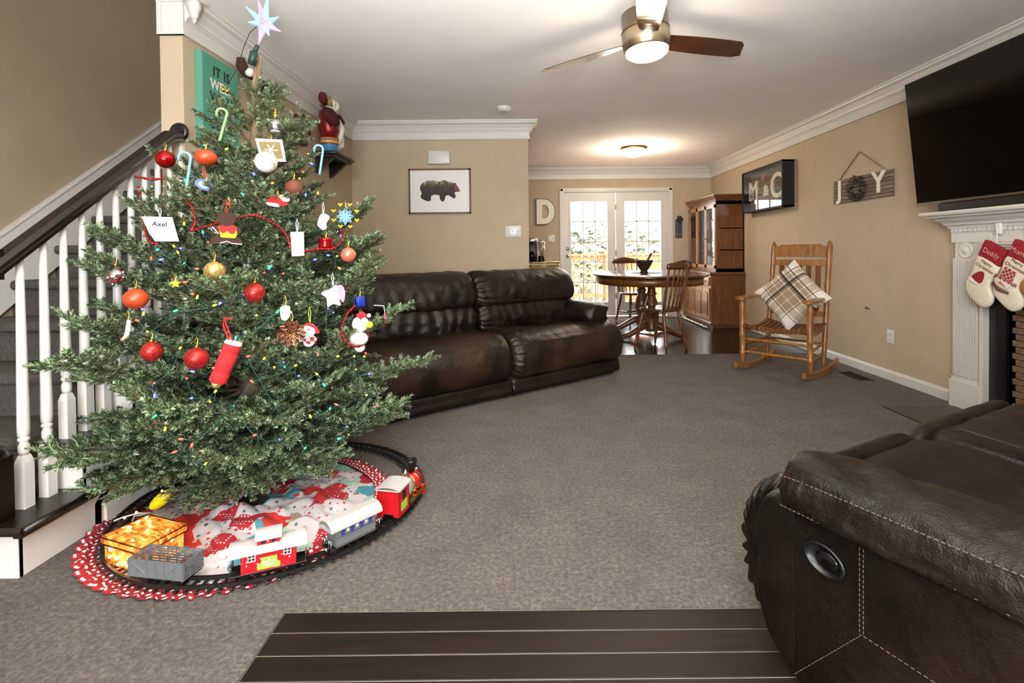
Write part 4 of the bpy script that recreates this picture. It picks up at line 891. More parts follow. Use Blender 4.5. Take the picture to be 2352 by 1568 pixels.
text('lettering', 'M', .34, Matrix.Translation((0, .24, 0)) @ Xs, m_cream, sbx, extrude=.01, bold=.006); text('lettering', '&', .20, Matrix.Translation((0, -.10, -.02)) @ Xs, m_cream, sbx, extrude=.01, bold=.003); text('lettering', 'C', .42, Matrix.Translation((0, -.36, 0)) @ Xs, m_cream, sbx, extrude=.01, bold=.006)
f = MB(); random.seed(4)
for q in range(26): f.ball((-.05 + random.uniform(-.01, .01), .40 + random.uniform(-.06, .06), -.05 + random.uniform(-.06, .06)), random.uniform(.012, .024), 8, 6)
obj('paper_flowers', f, M('grey_paper_flowers', 'a7a49c', .8), sbx)
f = MB()
for q in range(12): f.ball((-.05, .10 + random.uniform(-.03, .03), .15 + random.uniform(-.03, .03)), .018, 8, 6)
obj('pink_flower', f, M('dusty_pink_paper', 'a0645c', .8), sbx)
# JOY sign
jy = thing('joy_sign', 'slatted wood sign reading JOY with a small wreath for the O', 'sign', (XR, 4.49, 1.635))
m_slat = wood('grey_wash_slat', '5e4a40', '8f7a6a', .8, .8, 1)
for k in range(7):
    f = MB(); f.rbox((-.012, .0, -.096 + .032 * k), (.012, .79 + .006 * (k % 2), .028), .003, 0, None, 1); obj('slat', f, m_slat, jy)
for yy in (-.37, .37): f = MB(); f.b2(-.006, 0, yy - .02, yy + .02, -.11, .11); obj('backing_strip', f, m_slat, jy)
XJ = frame((-.019, .30, .012), (0, -1, 0), None, (-1, 0, 0))
text('lettering', 'J', .235, XJ, m_cream, jy, extrude=.005, bold=.006); text('lettering', 'Y', .25, Matrix.Translation((0, -.53, 0)) @ XJ, m_cream, jy, extrude=.005, bold=.006)
f = MB(); random.seed(9)
for q in range(520):
    a = random.uniform(0, 2 * PI); t_ = random.uniform(0, 2 * PI); rr = .088 + .026 * math.cos(t_); c0 = Vector((-.035 + .02 * math.sin(t_), .03 + rr * math.cos(a), rr * math.sin(a))); d_ = Vector((random.uniform(-1, .2), random.uniform(-1, 1), random.uniform(-1, 1))).normalized() * .03; e_ = d_.orthogonal().normalized() * .004
    f.add([c0 - e_, c0 + e_, c0 + d_], [(0, 1, 2)])
tag(obj('wreath', f, M('dark_boxwood', '232a1c', .8), jy), kind='stuff')
f = MB()
for yy, zz in ((.085, -.055), (-.025, -.075), (.04, .07)): f.ball((-.065, yy, zz), .006, 8, 6)
obj('silver_berries', f, m_chrome, jy)
f = MB(); f.tube([(-.012, .33, .10), (-.008, .04, .325), (-.008, .02, .325), (-.012, -.33, .10)], .005, 6); obj('hanging_rope', f, M('jute_rope', '8a6a4a', .9), jy)
# teal canvas on the left wall
cv = thing('canvas_sign', 'teal canvas sign with black and white words beside the tree top', 'sign', (XL, 2.925, 1.98))
f = MB(); f.rbox((.02, 0, 0), (.04, .345, .48), .003, 0, None, 1); obj('canvas', f, M('teal_canvas', '4c8f78', .8, bmp=.3, bscale=500), cv)
XC = frame((.0415, 0, 0), (0, 1, 0), None, (1, 0, 0)); m_ink = M('black_lettering', '15181a', .7)
for k, (s_, mm) in enumerate((('IT IS', m_ink), ('WELL', m_cream), ('WITH', m_ink), ('MY', m_cream), ('SOUL', m_ink))):
    text('lettering', s_, .078, Matrix.Translation((0, 0, .155 - .075 * k)) @ XC, mm, cv, extrude=.0006, bold=.0015, spacing=1.1)
# ------------------------------------------------------------------ fan and ceiling lamp
fan = thing('ceiling_fan', 'three-blade ceiling fan with a lit round lamp near the top of the room', 'ceiling fan', (.668, 2.83, ZC))
f = MB(); f.lathe([(.07, .012), (.075, -.004), (.06, -.02)][::-1], 24); f.lathe([(.10, -.012), (.128, -.004), (.128, -.10), (.133, -.104), (.133, -.165), (.126, -.205), (.120, -.212)][::-1], 40); obj('motor_housing', f, m_nickel, fan)
f = MB(); f.lathe([(.1335, -.100), (.1345, -.103), (.1335, -.106)], 40); obj('housing_groove', f, m_brass, fan)
f = MB(); f.lathe([(.119, -.208), (.116, -.225), (.095, -.242), (.05, -.252), (.002, -.254)][::-1], 32); obj('lamp_glass', f, m_glow, fan)
m_blade = wood('dark_walnut_blade', '2a160c', '4a2a18', .22, 1.0, 0, .4)
for k, ang in enumerate((20, 140, 260)):
    b = MB(); rg = []
    for i in range(15):
        t_ = i / 14; x = .10 + .56 * t_; wd = .070 * (.75 + 1.1 * t_ - .75 * t_ ** 2) if t_ < 1 else .05
        xo = x - (.05 if i == 14 else 0); tip = .035 * t_ ** 3
        tilt = .016 * (1 - .3 * t_) 
        rg.append([(x, -wd + .01, tilt - .004), (x + tip * 1.4, wd - .0, -tilt - .004), (x + tip * 1.4, wd, -tilt), (x, -wd + .01, tilt)])
    b.rings(rg, 0, False, True, True, rotz(R(ang)) @ Matrix.Rotation(R(-2.5 if k != 0 else 0), 4, 'Y')); obj('blade', b, m_blade, fan, (0, 0, -.145))
fan.rotation_mode = 'QUATERNION'; fan.rotation_quaternion = Matrix.Rotation(R(4), 3, Vector((-math.sin(R(150)), math.cos(R(150)), 0))).to_quaternion(); fan.location.z -= .014
dl_ = thing('dining_ceiling_light', 'small flush dome ceiling light glowing over the dining table', 'ceiling light', (1.41, 6.58, ZC))
f = MB(); f.lathe([(.175, 0), (.178, -.006), (.165, -.018), (.15, -.028)][::-1], 32); obj('lamp_base', f, m_brass, dl_)
f = MB(); f.lathe([(.145, -.024), (.142, -.055), (.125, -.09), (.09, -.112), (.04, -.122), (.002, -.123)][::-1], 32); obj('lamp_glass', f, m_glow2, dl_)
f = MB(); f.ball((0, 0, -.128), .010, 10, 8); obj('finial', f, m_brass, dl_)

# ------------------------------------------------------------------ wall shelf with toys beside the tree top
sh = thing('wall_shelf', 'dark bracket wall shelf behind the right side of the tree top', 'shelf', (XL, 4.47, 1.965))
f = MB(); f.rbox((.10, 0, -.012), (.20, .46, .024), .004); f.b2(0, .18, -.2, .2, -.05, -.024); f.rings([[(x, yy, z) for x, z in ((0, -.05), (.15, -.05), (.10, -.10), (.03, -.16), (0, -.18))] for yy in (.13, .17)], 0, False); obj('shelf_board', f, m_darkwood, sh)
f = MB(); f.rings([[(x, yy, z) for x, z in ((0, -.05), (.15, -.05), (.10, -.10), (.03, -.16), (0, -.18))] for yy in (-.17, -.13)], 0, False); obj('bracket', f, m_darkwood, sh)
m_fur = M('white_plush', 'dcd6c8', .95, bmp=.6, bscale=120)
pot = MB(); pot.lathe([(.045, 0), (.065, .03), (.075, .085), (.078, .13), (.07, .13), (.06, .06), (.002, .02)], 20)
def stripes(nt, b):
    sp_ = N(nt, 'ShaderNodeSeparateXYZ'); nt.links.new(coords(nt, (1, 1, 7.6)), sp_.inputs[0])
    nt.links.new(ramp(nt, sp_.outputs['Z'], [(0, lin('3a86b0')), (.52, lin('7c1620')), (.60, lin('d9a21f')), (.76, lin('3f6aa0')), (.83, lin('d9762a')), (.93, lin('8a2a1c'))], 'CONSTANT'), b.inputs['Base Color'])
tag(obj('striped_pot', pot, pattern('striped_glaze', .5, stripes), None, (XL + .10, 4.36, 1.966)), 'blue pot with rainbow striped rim on the wall shelf, under the santa toy', 'pot')
sx = thing('santa_toy', 'plush santa with dark red sequin coat leaning on the wall shelf pot', 'toy', (XL + .10, 4.37, 2.092))
f = MB(); f.tube([(0, -.02, 0), (.005, -.02, .06), (.0, -.03, .15), (0, -.035, .22), (0, -.03, .25)], [.062, .082, .082, .07, .04], 16); obj('coat', f, m_copperg, sx)
f = MB(); f.tube([(.02, -.09, .20), (.05, -.15, .17), (.08, -.13, .12), (.08, -.06, .13)], [.045, .05, .048, .035], 12); f.tube([(.0, .04, .2), (.04, .09, .19), (.06, .13, .16)], [.045, .045, .032], 12); obj('sleeve', f, M('dark_red_velvet', '4a0d12', .9), sx)
f = MB(); f.ball((.01, -.01, .295), .055, 14, 10); f.ball((.03, .03, .29), .05, 12, 8); obj('head', f, m_fur, sx)
f = MB(); f.tube([(.0, -.07, .27), (.0, -.06, .31), (0, -.045, .345)], [.055, .05, .035], 12); f.ball((.02, -.06, .36), .025, 10, 8); obj('gold_hat_band', f, m_goldg, sx)
f = MB(); f.tube([(.0, -.09, .29), (.0, -.13, .30), (.0, -.165, .345), (0, -.16, .375)], [.03, .036, .032, .015], 10); obj('hat', f, M('dark_red_velvet_2', '5a1014', .9), sx)
f = MB(); f.tube([(.06, .045, .17), (.085, .06, .10), (.07, .055, .02), (.05, .04, -.04)], [.02, .026, .026, .018], 10); f.tube([(.02, .06, -.07), (.05, .12, -.04), (.04, .16, .04), (.02, .14, .1)], [.025, .03, .028, .02], 10); obj('fur_trim', f, m_fur, sx)
f = MB(); f.tube([(.03, .12, .02), (.05, .155, .08), (.03, .15, .13)], [.012, .02, .012], 8); obj('pine_cones', f, M('brown_cones', '5a3018', .8), sx)
mo = thing('plush_moose', 'brown plush toy with a white tuft behind the tree top on the wall', 'toy', (XL + .06, 3.22, 2.245))
m_brownp = M('brown_plush', '3f2514', .95, bmp=.5, bscale=150); m_darkp = M('dark_plush', '120d0b', .95)
f = MB(); f.tube([(0, -.13, .06), (0, -.12, .02), (.0, -.08, -.01), (0, .02, 0)], [.022, .034, .03, .03], 10); obj('arm', f, m_brownp, mo)
f = MB(); f.ball((.03, -.085, -.015), .028, 12, 8); obj('paw', f, m_fur, mo)
f = MB(); f.ball((.02, .08, -.08), .08, 14, 10, 0, (.7, 1.1, .9)); f.ball((.02, .16, -.10), .045, 12, 8); obj('body', f, m_darkp, mo)
hh = MB(); hh.prism([(-.11, -.10), (.11, -.10), (.11, .0), (.0, .10), (-.11, .0)], 0, .05, 0, frame((0, 0, 0), (0, 1, 0), None, (1, 0, 0))); hs_ = thing('wooden_house', 'reddish wooden house decoration on the left wall behind the tree', 'decoration', (XL + .002, 3.93, 2.06)); obj('house_body', hh, M('red_brown_wood', '5a3226', .7, var=.2), hs_)
hh = MB(); hh.prism([(-.13, -.01), (0, .11), (.13, -.01), (.13, .012), (0, .132), (-.13, .012)], 0, .07, 0, frame((0, 0, 0), (0, 1, 0), None, (1, 0, 0))); obj('house_roof', hh, M('rust_roof', '4a2419', .8), hs_)

# ------------------------------------------------------------------ bar cart beyond the back wall
ct = thing('bar_cart', 'gold bar cart edge past the end of the back wall', 'cart', (.20, 7.62, 0))
f = MB(); f.b2(-.5, .27, -.18, .18, .885, .915); f.b2(-.5, .27, -.18, .18, .30, .32); obj('cart_shelf', f, M('cart_glass', '8b7d60', .2), ct)
f = MB()
for x in (-.49, .265):
    for y in (-.175, .175): f.cyl((x, y, .04), (x, y, .93), .009, None, 8)
for y in (-.18, .18): f.cyl((-.5, y, .925), (.28, y, .925), .011, None, 8); f.cyl((-.5, y, .87), (.28, y, .87), .008, None, 8)
obj('cart_frame', f, m_gold, ct)
for x in (-.49, .265):
    f = MB(); f.lathe([(.01, -.012), (.038, -.012), (.038, .012), (.01, .012)], 16, 0, frame((x, -.175, .038), (1, 0, 0), None, (0, 1, 0))); obj('wheel', f, m_black, ct)
cm = thing('coffee_maker', 'black and chrome coffee maker on the bar cart', 'coffee maker', (.075, 7.6, .916))
f = MB(); f.rbox((0, 0, .015), (.17, .22, .03), .008); f.rbox((0, .07, .16), (.15, .09, .28), .01); obj('machine_body', f, m_black, cm)
f = MB(); f.rbox((0, 0, .34), (.16, .22, .09), .03, 0, None, 3); obj('brew_head', f, m_chrome, cm)
f = MB(); f.lathe([(.04, .03), (.05, .05), (.05, .13), (.035, .17), (.035, .18)], 16, 0, Matrix.Translation((0, -.04, 0))); obj('carafe', f, m_blackg, cm)
gr = thing('blender_jar', 'clear blender with a dark base on the bar cart, beside the coffee maker', 'blender', (.215, 7.58, .916))
f = MB(); f.lathe([(.055, 0), (.058, .02), (.045, .10), (.05, .11)], 18); obj('motor_base', f, m_black, gr)
f = MB(); f.lathe([(.048, .11), (.055, .30), (.052, .30), (.045, .115)], 18); obj('jar', f, m_clear, gr)
f = MB(); f.lathe([(.056, .30), (.056, .32), (.02, .33), (.02, .345)], 18); obj('lid', f, m_chrome, gr)

# ------------------------------------------------------------------ the christmas tree
TX, TY = -1.32, 2.40
def bark(nt, b):
    n = N(nt, 'ShaderNodeTexNoise'); n.inputs['Scale'].default_value = 30; n.inputs['Detail'].default_value = 6; nt.links.new(coords(nt, (1, 1, .3)), n.inputs['Vector'])
    nt.links.new(ramp(nt, n.outputs['Fac'], [(.3, lin('4a3a2a')), (.7, lin('8a7458'))]), b.inputs['Base Color']); bump(nt, b, n.outputs['Fac'], .6, .004)
m_bark2 = pattern('fir_bark', .9, bark); m_twig = M('fir_twig', '6b5a3c', .85, var=.2, vscale=60)
m_needle = M('fir_needles', '39512a', .5, var=.35, vscale=14); m_needle2 = M('fir_needles_silver', '8c9b78', .55, var=.25, vscale=18); m_needle3 = M('fir_needles_dark', '20341a', .55, var=.3, vscale=14)
tree = thing('christmas_tree', 'tall fir Christmas tree full of ornaments and coloured lights in front of the stairs', 'christmas tree', (TX, TY, 0))
tr = MB(); tr.tube([(-.02, -.02, .05), (-.01, -.01, .6), (.02, 0, 1.3), (.035, 0, 1.9), (.04, 0, 2.02)], [.052, .045, .032, .018, .012], 14); tr.tube([(.035, -.01, 1.86), (.055, -.01, 1.95), (.062, -.01, 2.04)], [.012, .011, .008], 8); obj('trunk', tr, m_bark2, tree)
sd2 = MB(); sd2.lathe([(.13, .0), (.14, .02), (.12, .08), (.11, .11), (.115, .12), (.10, .12), (.09, .05), (.002, .04)], 28)
for k in range(4): sd2.tube([(.08 * math.cos(k * PI / 2 + .4), .08 * math.sin(k * PI / 2 + .4), .1), (.20 * math.cos(k * PI / 2 + .4), .20 * math.sin(k * PI / 2 + .4), .015)], [.03, .022], 8)
so = obj('tree_stand', sd2, M('green_stand_plastic', '17463c', .5)); so.location = (TX, TY, .002); tag(so, 'dark green plastic tree stand under the Christmas tree', 'tree stand')
random.seed(21)
def twig(mb, p0, d, L, dens, depth, up, rad):
    """one shoot with needles all round, side shoots in the plane of the spray"""
    n = max(3, int(L / .04)); pts = []; p = Vector(p0); dd = Vector(d).normalized()
    for i in range(n + 1):
        pts.append(p.copy()); dd = (dd + up * .035 + Vector((random.uniform(-1, 1), random.uniform(-1, 1), random.uniform(-1, 1))) * .035).normalized(); p = p + dd * (L / n)
    mb.tube(pts, [rad * (1 - .65 * i / n) for i in range(n + 1)], 4, 0, False)
    s0 = .0 if depth else .26
    N_ = int(L * dens); sil = random.random()
    for q in range(N_):
        t = s0 + (1 - s0) * (q + random.random()) / N_; x = t * n; i = min(int(x), n - 1); c = pts[i].lerp(pts[i + 1], x - i); ax = (pts[i + 1] - pts[i]).normalized()
        a = ax.orthogonal().normalized(); b = ax.cross(a); th = random.uniform(0, 2 * PI); r = a * math.cos(th) + b * math.sin(th)
        if r.z < -.3 and random.random() < .6: r = r - 2 * r.z * Vector((0, 0, 1)); 
        l = random.uniform(.015, .021) * (1 if t < .93 else .7); nd = (ax * .75 + r * .9 + Vector((0, 0, .12))).normalized(); w_ = nd.cross(ax); w_ = (w_.normalized() if w_.length > 1e-5 else a) * .0016
        base_ = c + nd * .001; m_ = base_ + nd * l * .6; e_ = base_ + nd * l
        k_ = random.random(); mi = 1 if k_ < .52 else (3 if k_ < .58 - .1 * t else 2)
        mb.add([base_ - w_ * .6, base_ + w_ * .6, m_ + w_, e_, m_ - w_], [(0, 1, 2, 3, 4)], mi)
    if depth < 2:
        ns = int(L * (1 - s0) / (.060 if depth == 0 else .070)); side = ax0 = None
        for q in range(ns):
            t = s0 + (1 - s0) * (q + .6) / (ns + .4); i = min(int(t * n), n - 1); c = pts[i].lerp(pts[i + 1], t * n - i); ax = (pts[i + 1] - pts[i]).normalized()
            lat = Vector((0, 0, 1)).cross(ax); lat = lat.normalized() if lat.length > .1 else Vector((0, 1, 0))
            for sg in (-1, 1):
                if random.random() < .12: continue
                l2 = min(L * (.54 if depth == 0 else .50), .30) * (1.12 - .75 * t) * random.uniform(.7, 1.15)
                if l2 < .035: continue
                twig(mb, c, ax * .72 + lat * sg * .72 + Vector((0, 0, random.uniform(-.12, .2))), l2, dens, depth + 1, up, rad * .55)
MATS = [m_twig, m_needle, m_needle2, m_needle3]
BR = {}
for L, nv in ((.14, 3), (.26, 3), (.40, 4), (.56, 4), (.72, 4)):
    BR[L] = []
    for v_ in range(nv):
        mb = MB(); twig(mb, (0, 0, 0), (1, 0, .1), L, 1600 if L < .3 else 1450, 0 if L > .2 else 1, Vector((0, 0, 1)) * (.9 if L > .3 else .4), .004 + .007 * L); me = mb.mesh('branch', MATS); BR[L].append(me)
def Rz(z):            # length of the branches that leave the trunk at height z
    P_z = [(.14, .58), (.25, .70), (.38, .77), (.5, .76), (.65, .70), (.8, .66), (.95, .58), (1.1, .50), (1.25, .44), (1.4, .42), (1.55, .36), (1.66, .29), (1.76, .22), (1.85, .14), (1.95, .08)]
    for (a, b), (c, d) in zip(P_z, P_z[1:]):
        if a <= z <= c: return b + (d - b) * (z - a) / (c - a)
    return P_z[0][1] if z < .14 else .06
nb = 0
def put(z, az, L, el, roll=0):
    global nb
    key = min(BR, key=lambda k: abs(k - L)); me = random.choice(BR[key]); o = link(D.objects.new('branch', me)); o.parent = tree
    tz = z; xo = .02 if z > 1.2 else 0
    o.matrix_local = Matrix.Translation((xo, 0, tz)) @ rotz(az) @ Matrix.Rotation(-el, 4, 'Y') @ Matrix.Rotation(roll, 4, 'X') @ Matrix.Scale(L / key, 4); nb += 1
def limit(az, L):    # keep clear of the balusters and stair side on the left, and of the camera-side train
    ca = math.cos(az); sa = math.sin(az)
    if ca < -.05: L = min(L, (TX - (XS + .0) + .03) / -ca)
    if sa > .3 and ca > -.9: L = min(L, .60)
    return L
z = .24; k = 0; tot = 0
while z < 1.80:
    nn = 10 if z < .7 else (9 if z < 1.15 else (7 if z < 1.4 else 5)); a0 = k * 1.1
    for q in range(nn):
        az = a0 + 2 * PI * q / nn + random.uniform(-.16, .16); L = Rz(z) * random.uniform(.74, 1.14); el = R(-14 + 32 * (z / 1.9) + random.uniform(-8, 10)) if z < 1.3 else R(10 + 30 * (z - 1.3) / .6 + random.uniform(-9, 12))
        L2 = limit(az, L)
        if L2 < L * .6: el += .25
        if z < .5: el = R(random.uniform(-24, -8))
        elif z < .75: el = R(random.uniform(-14, 6)); 
        if nb < 262: put(z + random.uniform(-.03, .03), az, max(.12, L2), el, random.uniform(-.3, .3))
    z += .115 if z < 1.2 else .11; k += 1
for q in range(min(60, 300 - nb - 20)):           # short inner shoots facing the room
    z = random.uniform(.25, 1.45); az = random.uniform(-PI * 1.02, .15); L = Rz(z) * random.uniform(.45, .72); put(z, az, max(.12, limit(az, L)), R(random.uniform(-20, 25)), random.uniform(-.5, .5))
for (z, az, L, el) in ((.60, R(232), .72, -.10), (.78, R(228), .66, .05), (.95, R(222), .60, .0), (1.76, R(15), .22, .75), (1.70, R(-20), .24, .6), (.36, R(-82), .52, -.80), (.34, R(-100), .48, -.75), (.38, R(-66), .56, -.68), (.36, R(-118), .5, -.7), (.36, R(-50), .6, -.6), (.36, R(-135), .58, -.62), (.36, R(-152), .52, -.6), (.36, R(-34), .62, -.58), (.30, R(-88), .60, -.14), (.26, R(-75), .62, -.10), (.24, R(-108), .58, -.12), (.3, R(-40), .74, -.03), (.45, R(-25), .76, .0)): put(z, az, L, el)
def Rsurf(z): return max(.05, Rz(max(.14, z - .05)) * .93)
def tp(px, py, inset=0.0):     # where a sight line first meets the crown
    o = Vector((0, 0, H)); d = ray(px, py); best = None; t = 1.2
    while t < 3.2:
        p = o + d * t; rr = math.hypot(p.x - TX, p.y - TY); g = rr - (Rsurf(p.z) - inset)
        if g <= 0: return p
        if best is None or g < best[0]: best = (g, p)
        t += .01
    return best[1]
# ------------------------------------------------------------------ string lights
COLS = dict(b=('2a2cff', '3030ff'), g=('18c060', '20e070'), r=('e8261c', 'ff2a1a'), o=('f07a18', 'ff7a14'), a=('f0b020', 'ffb020'), l=('90d830', '90e030'))
m_bulb = {k: M('bulb_' + k, c, .3, emit=e, es=dict(b=9, g=4, r=6, o=5, a=4, l=4)[k]) for k, (c, e) in COLS.items()}
m_wire = M('green_light_wire', '1f4a44', .5); m_socket = M('green_bulb_socket', '17382f', .5)
BULBS = """b555,370 g423,412 b354,461 g558,446 o423,514 b394,515 g466,534 r478,556 g362,573 a400,566 b414,570 o409,580 b369,596 r347,594 r413,602 g424,605 r452,617 b565,610 g618,616 r607,626 o566,633 r424,648 a522,652 r443,675 a453,683 a492,701 b505,697 g402,714 g471,334 a520,342 b583,400 b560,678 b716,376 r696,395 o688,410 o626,420 b702,448 o730,444 a708,354 b723,596 g620,612 r651,628 o774,588 b754,586 o780,616 a798,642 r798,660 b783,541 b821,696 g637,716 b752,708 b765,718 o779,727 r759,786 r728,815 a776,818 a836,819 r841,811 l814,818 a816,848 b848,858 b650,832 g652,842 a630,843 o679,839 b686,863 o728,859 g745,884 b869,904 a842,907 r867,931 r773,929 g758,938 o713,956 a780,961 b663,965 b796,980 o800,999 g778,1007 r585,999 o588,725 o606,824 a414,799 r316,736 o329,721 b326,710 r281,781 b443,853 r427,869 r354,881 b355,910 r349,932 a363,928 g356,955 a379,986 r417,1008 r440,1023 r459,1037 o492,845 r570,818 r579,876 l495,898 g535,932 o481,923 b440,914 a337,761 g541,777 a471,1066 r352,970 r400,1038 b640,1010 g700,1030""".split()
lt = thing('string_lights', 'string of blue, green, red and amber mini lights wound round the tree', 'string lights', (TX, TY, .3))
bmesh_c = {}
for k in m_bulb:
    mb = MB(); mb.lathe([(.002, -.007), (.0034, -.004), (.0036, .002), (.0025, .007), (.0006, .010)], 8, 0); mb.lathe([(.0038, -.022), (.0042, -.006), (.0038, -.005)], 8, 1); bmesh_c[k] = mb.mesh('bulb', [m_bulb[k], m_socket])
random.seed(2); pos = []
for s_ in BULBS:
    px, py = map(int, s_[1:].split(',')); p = tp(px, py, .0); pos.append(p)
    o = link(D.objects.new('bulb', bmesh_c[s_[0]])); o.parent = lt; o.location = p - lt.location; o.rotation_euler = (random.uniform(-2, 2), random.uniform(-1.5, 1.5), 0)
rest = sorted(pos, key=lambda p: -p.z); wires = MB(); cur = rest.pop(0)
while rest:
    nx = min(rest, key=lambda p: (p - cur).length + (.25 if p.z > cur.z + .15 else 0)); rest.remove(nx)
    if (nx - cur).length < .5:
        mid = (cur + nx) / 2; out = Vector((mid.x - TX, mid.y - TY, 0)); out = out.normalized() if out.length > .01 else Vector((0, -1, 0))
        pts = [cur, cur.lerp(nx, .25) + Vector((0, 0, -.012)) - out * .012, mid + Vector((0, 0, -.02)) - out * .02, cur.lerp(nx, .75) + Vector((0, 0, -.012)) - out * .012, nx]
        wires.tube([p - lt.location for p in pts], .0016, 5, 0)
    cur = nx
obj('light_wire', wires, m_wire, lt)

# ------------------------------------------------------------------ ornaments (each hangs by its own loop)
def orn(name, label, px, py, inset=-.02, cat='ornament', group=None, face=True):
    p = tp(px, py, inset - .03); a = math.atan2(p.x, p.y)          # turned to the room
    return thing(name, label, cat, p, -a if face else 0, group)
def hang(t, z, mat, L=.035, r=.0012, two=True):
    mb = MB(); mb.tube([(0, 0, z), (-.004, .004, z + L * .6), (0, .012, z + L), (.004, .004, z + L * .6), (.001, 0, z)] if two else [(0, 0, z), (0, .005, z + L)], r, 5); obj('hanging_loop', mb, mat, t)
def capped(t, r):
    mb = MB(); mb.lathe([(.007, r * .97), (.007, r + .006), (.004, r + .008), (.002, r + .009)], 10); obj('cap', mb, m_gold, t)
def bauble(px, py, rpx, mat, label, inset=-.02, sc=(1, 1, 1), cap_=True, group=None):
    t = orn('bauble', label, px, py, inset, 'ornament', group); r = rpx * t.location.y / F
    mb = MB(); mb.ball((0, 0, 0), r, 22, 14, 0, sc); obj('ball', mb, mat, t)
    if cap_: capped(t, r * sc[2])
    hang(t, r * sc[2] + .006, m_gold, .03); return t, r
m_orangeb = M('orange_satin', 'bf4722', .35, .2, bmp=.2, bscale=200); m_brownball = M('brown_stippled', '6a3420', .7, bmp=.6, bscale=300)
bauble(380, 366, 20, m_redm, 'shiny red mirror ball ornament at the upper left beside the handrail')
bauble(585, 672, 22, m_redg, 'red glitter ball ornament in the middle of the tree')
bauble(348, 807, 22, m_redg, 'left red glitter ball of the pair low on the tree')
bauble(452, 823, 25, m_redg, 'right red glitter ball of the pair low on the tree, left of the felt roll')
bauble(493, 622, 22, m_goldg, 'gold glitter ball ornament half hidden in the fir above the red ball')
bauble(473, 362, 23, m_orangeb, 'orange ball ornament near the top, right of the blue candy cane', sc=(1, 1, .8))
bauble(675, 432, 19, m_brownball, 'brown stippled ball ornament above the santa ornament')
bauble(800, 585, 17, M('coral_pearl', 'd8765c', .25, .3), 'coral pearly ball ornament at the right edge of the tree')
bauble(632, 222 + 45, 6, m_gold, 'tiny gold ball ornament above the clear snowman globe')
t, r = bauble(632, 289, 18, m_clear, 'clear glass globe ornament with a white snowman inside')
mb = MB(); mb.ball((0, 0, -.004), r * .32, 12, 8); mb.ball((0, 0, r * .38), r * .22, 12, 8); mb.ball((0, 0, -r * .72), r * .62, 14, 8, 0, (1, 1, .35)); obj('snowman_inside', mb, m_whiteg, t)
t, r = bauble(611, 372, 24, M('white_satin_ball', 'e9e4da', .4), 'white satin ball ornament with gold writing below the white frame')
mb = MB()
for k in range(7):
    a = .35 + .09 * k; z0 = .018 - .006 * (k % 3); mb.tube([Vector((math.sin(a + .05 * q), -math.cos(a + .05 * q), (z0 - .012 * q * (1 if k % 2 else .4)) / r)).normalized() * (r * 1.004) for q in range(4)], .0011, 4)
obj('gold_writing', mb, m_gold, t)
t, r = bauble(266, 635, 25, m_clear, 'clear glass ball ornament with red and silver filling at the left edge')
mb = MB(); random.seed(6)
for k in range(26): mb.ball(Vector((random.uniform(-1, 1), random.uniform(-1, 1), random.uniform(-1, .7))).normalized() * r * random.uniform(.2, .75), r * .18, 8, 6, k % 2)
obj('filling', mb, [m_redm, m_chrome], t)
t, r = bauble(312, 686, 25, m_orangeb, 'orange shiny pumpkin-shaped ornament on the left side', sc=(1, 1, .92))
mb = MB(); mb.tube([(0, 0, r * .85), (.004, 0, r * 1.15)], .004, 6); obj('stem', mb, m_twig, t)
# candy canes
def cane(px, py, L, rpx, mat, label, tilt=.14, x2=True):
    t = orn('candy_cane', label, px, py, -.03); s = t.location.y / F; Lm = L * s; rr = rpx * s; mb = MB()
    pts = [(-tilt * Lm * .5 * (1 - 2 * k / 8) , 0, -Lm * .5 + Lm * k / 8) for k in range(9)]; top = pts[-1]; q = Lm * .16
    pts += [(top[0] - q + q * math.cos(a), 0, top[2] + q * math.sin(a)) for a in (.6, 1.2, 1.8, 2.4, 3.0)] + [(top[0] - 2 * q, 0, top[2] - Lm * .12)]
    mb.tube(pts, rr, 8); obj('cane', mb, mat, t); return t
m_cb = M('pale_blue_stripe', '6fa9bb', .3); m_cg = M('pale_green_stripe', '7fb070', .3)
cane(433, 398, 72, 3.2, m_cb, 'pale blue glass candy cane at the upper left of the tree'); cane(738, 372, 58, 2.6, m_cb, 'pale blue glass candy cane at the upper right below the wall shelf'); cane(513, 292, 64, 3.0, m_cg, 'pale green glass candy cane near the top of the tree', .25)
# flat shapes
def flat(name, label, px, py, polys, inset=-.04, rot=0, loop=None, cat='ornament', scale=1.0):
    t = orn(name, label, px, py, inset, cat); s = t.location.y / F * scale
    for nm, poly, z0, z1, mat in polys:
        mb = MB(); X = Matrix(((1, 0, 0, 0), (0, 0, -1, 0), (0, 1, 0, 0), (0, 0, 0, 1))) @ Matrix.Rotation(rot, 4, 'Z'); mb.prism([(x * s, y * s) for x, y in poly], z0 * s, z1 * s, 0, X); obj(nm, mb, mat, t)
    if loop: hang(t, loop[0] * s, loop[1], loop[2] * s, .0014)
    return t, s
def disc(rx, ry, cx=0, cy=0, n=24): return [(cx + rx * math.cos(2 * PI * k / n), cy + ry * math.sin(2 * PI * k / n)) for k in range(n)]
def sm(*pts, n=28): return [(p.x, p.y) for p in smooth_poly([Vector(p) for p in pts], n)]
m_paper = M('white_card', 'c6c6ca', .7); m_ribbon = M('white_ribbon', 'd8d6d2', .7); m_redf = M('red_felt', 'c41a1e', .85); m_yel = M('yellow_felt', 'd8b81c', .8); m_brf = M('brown_felt', '3a2417', .95, bmp=.3, bscale=300); m_cream2 = M('cream_clay', 'ddd0b4', .6); m_bluef = M('blue_enamel', '2f4f9a', .35)
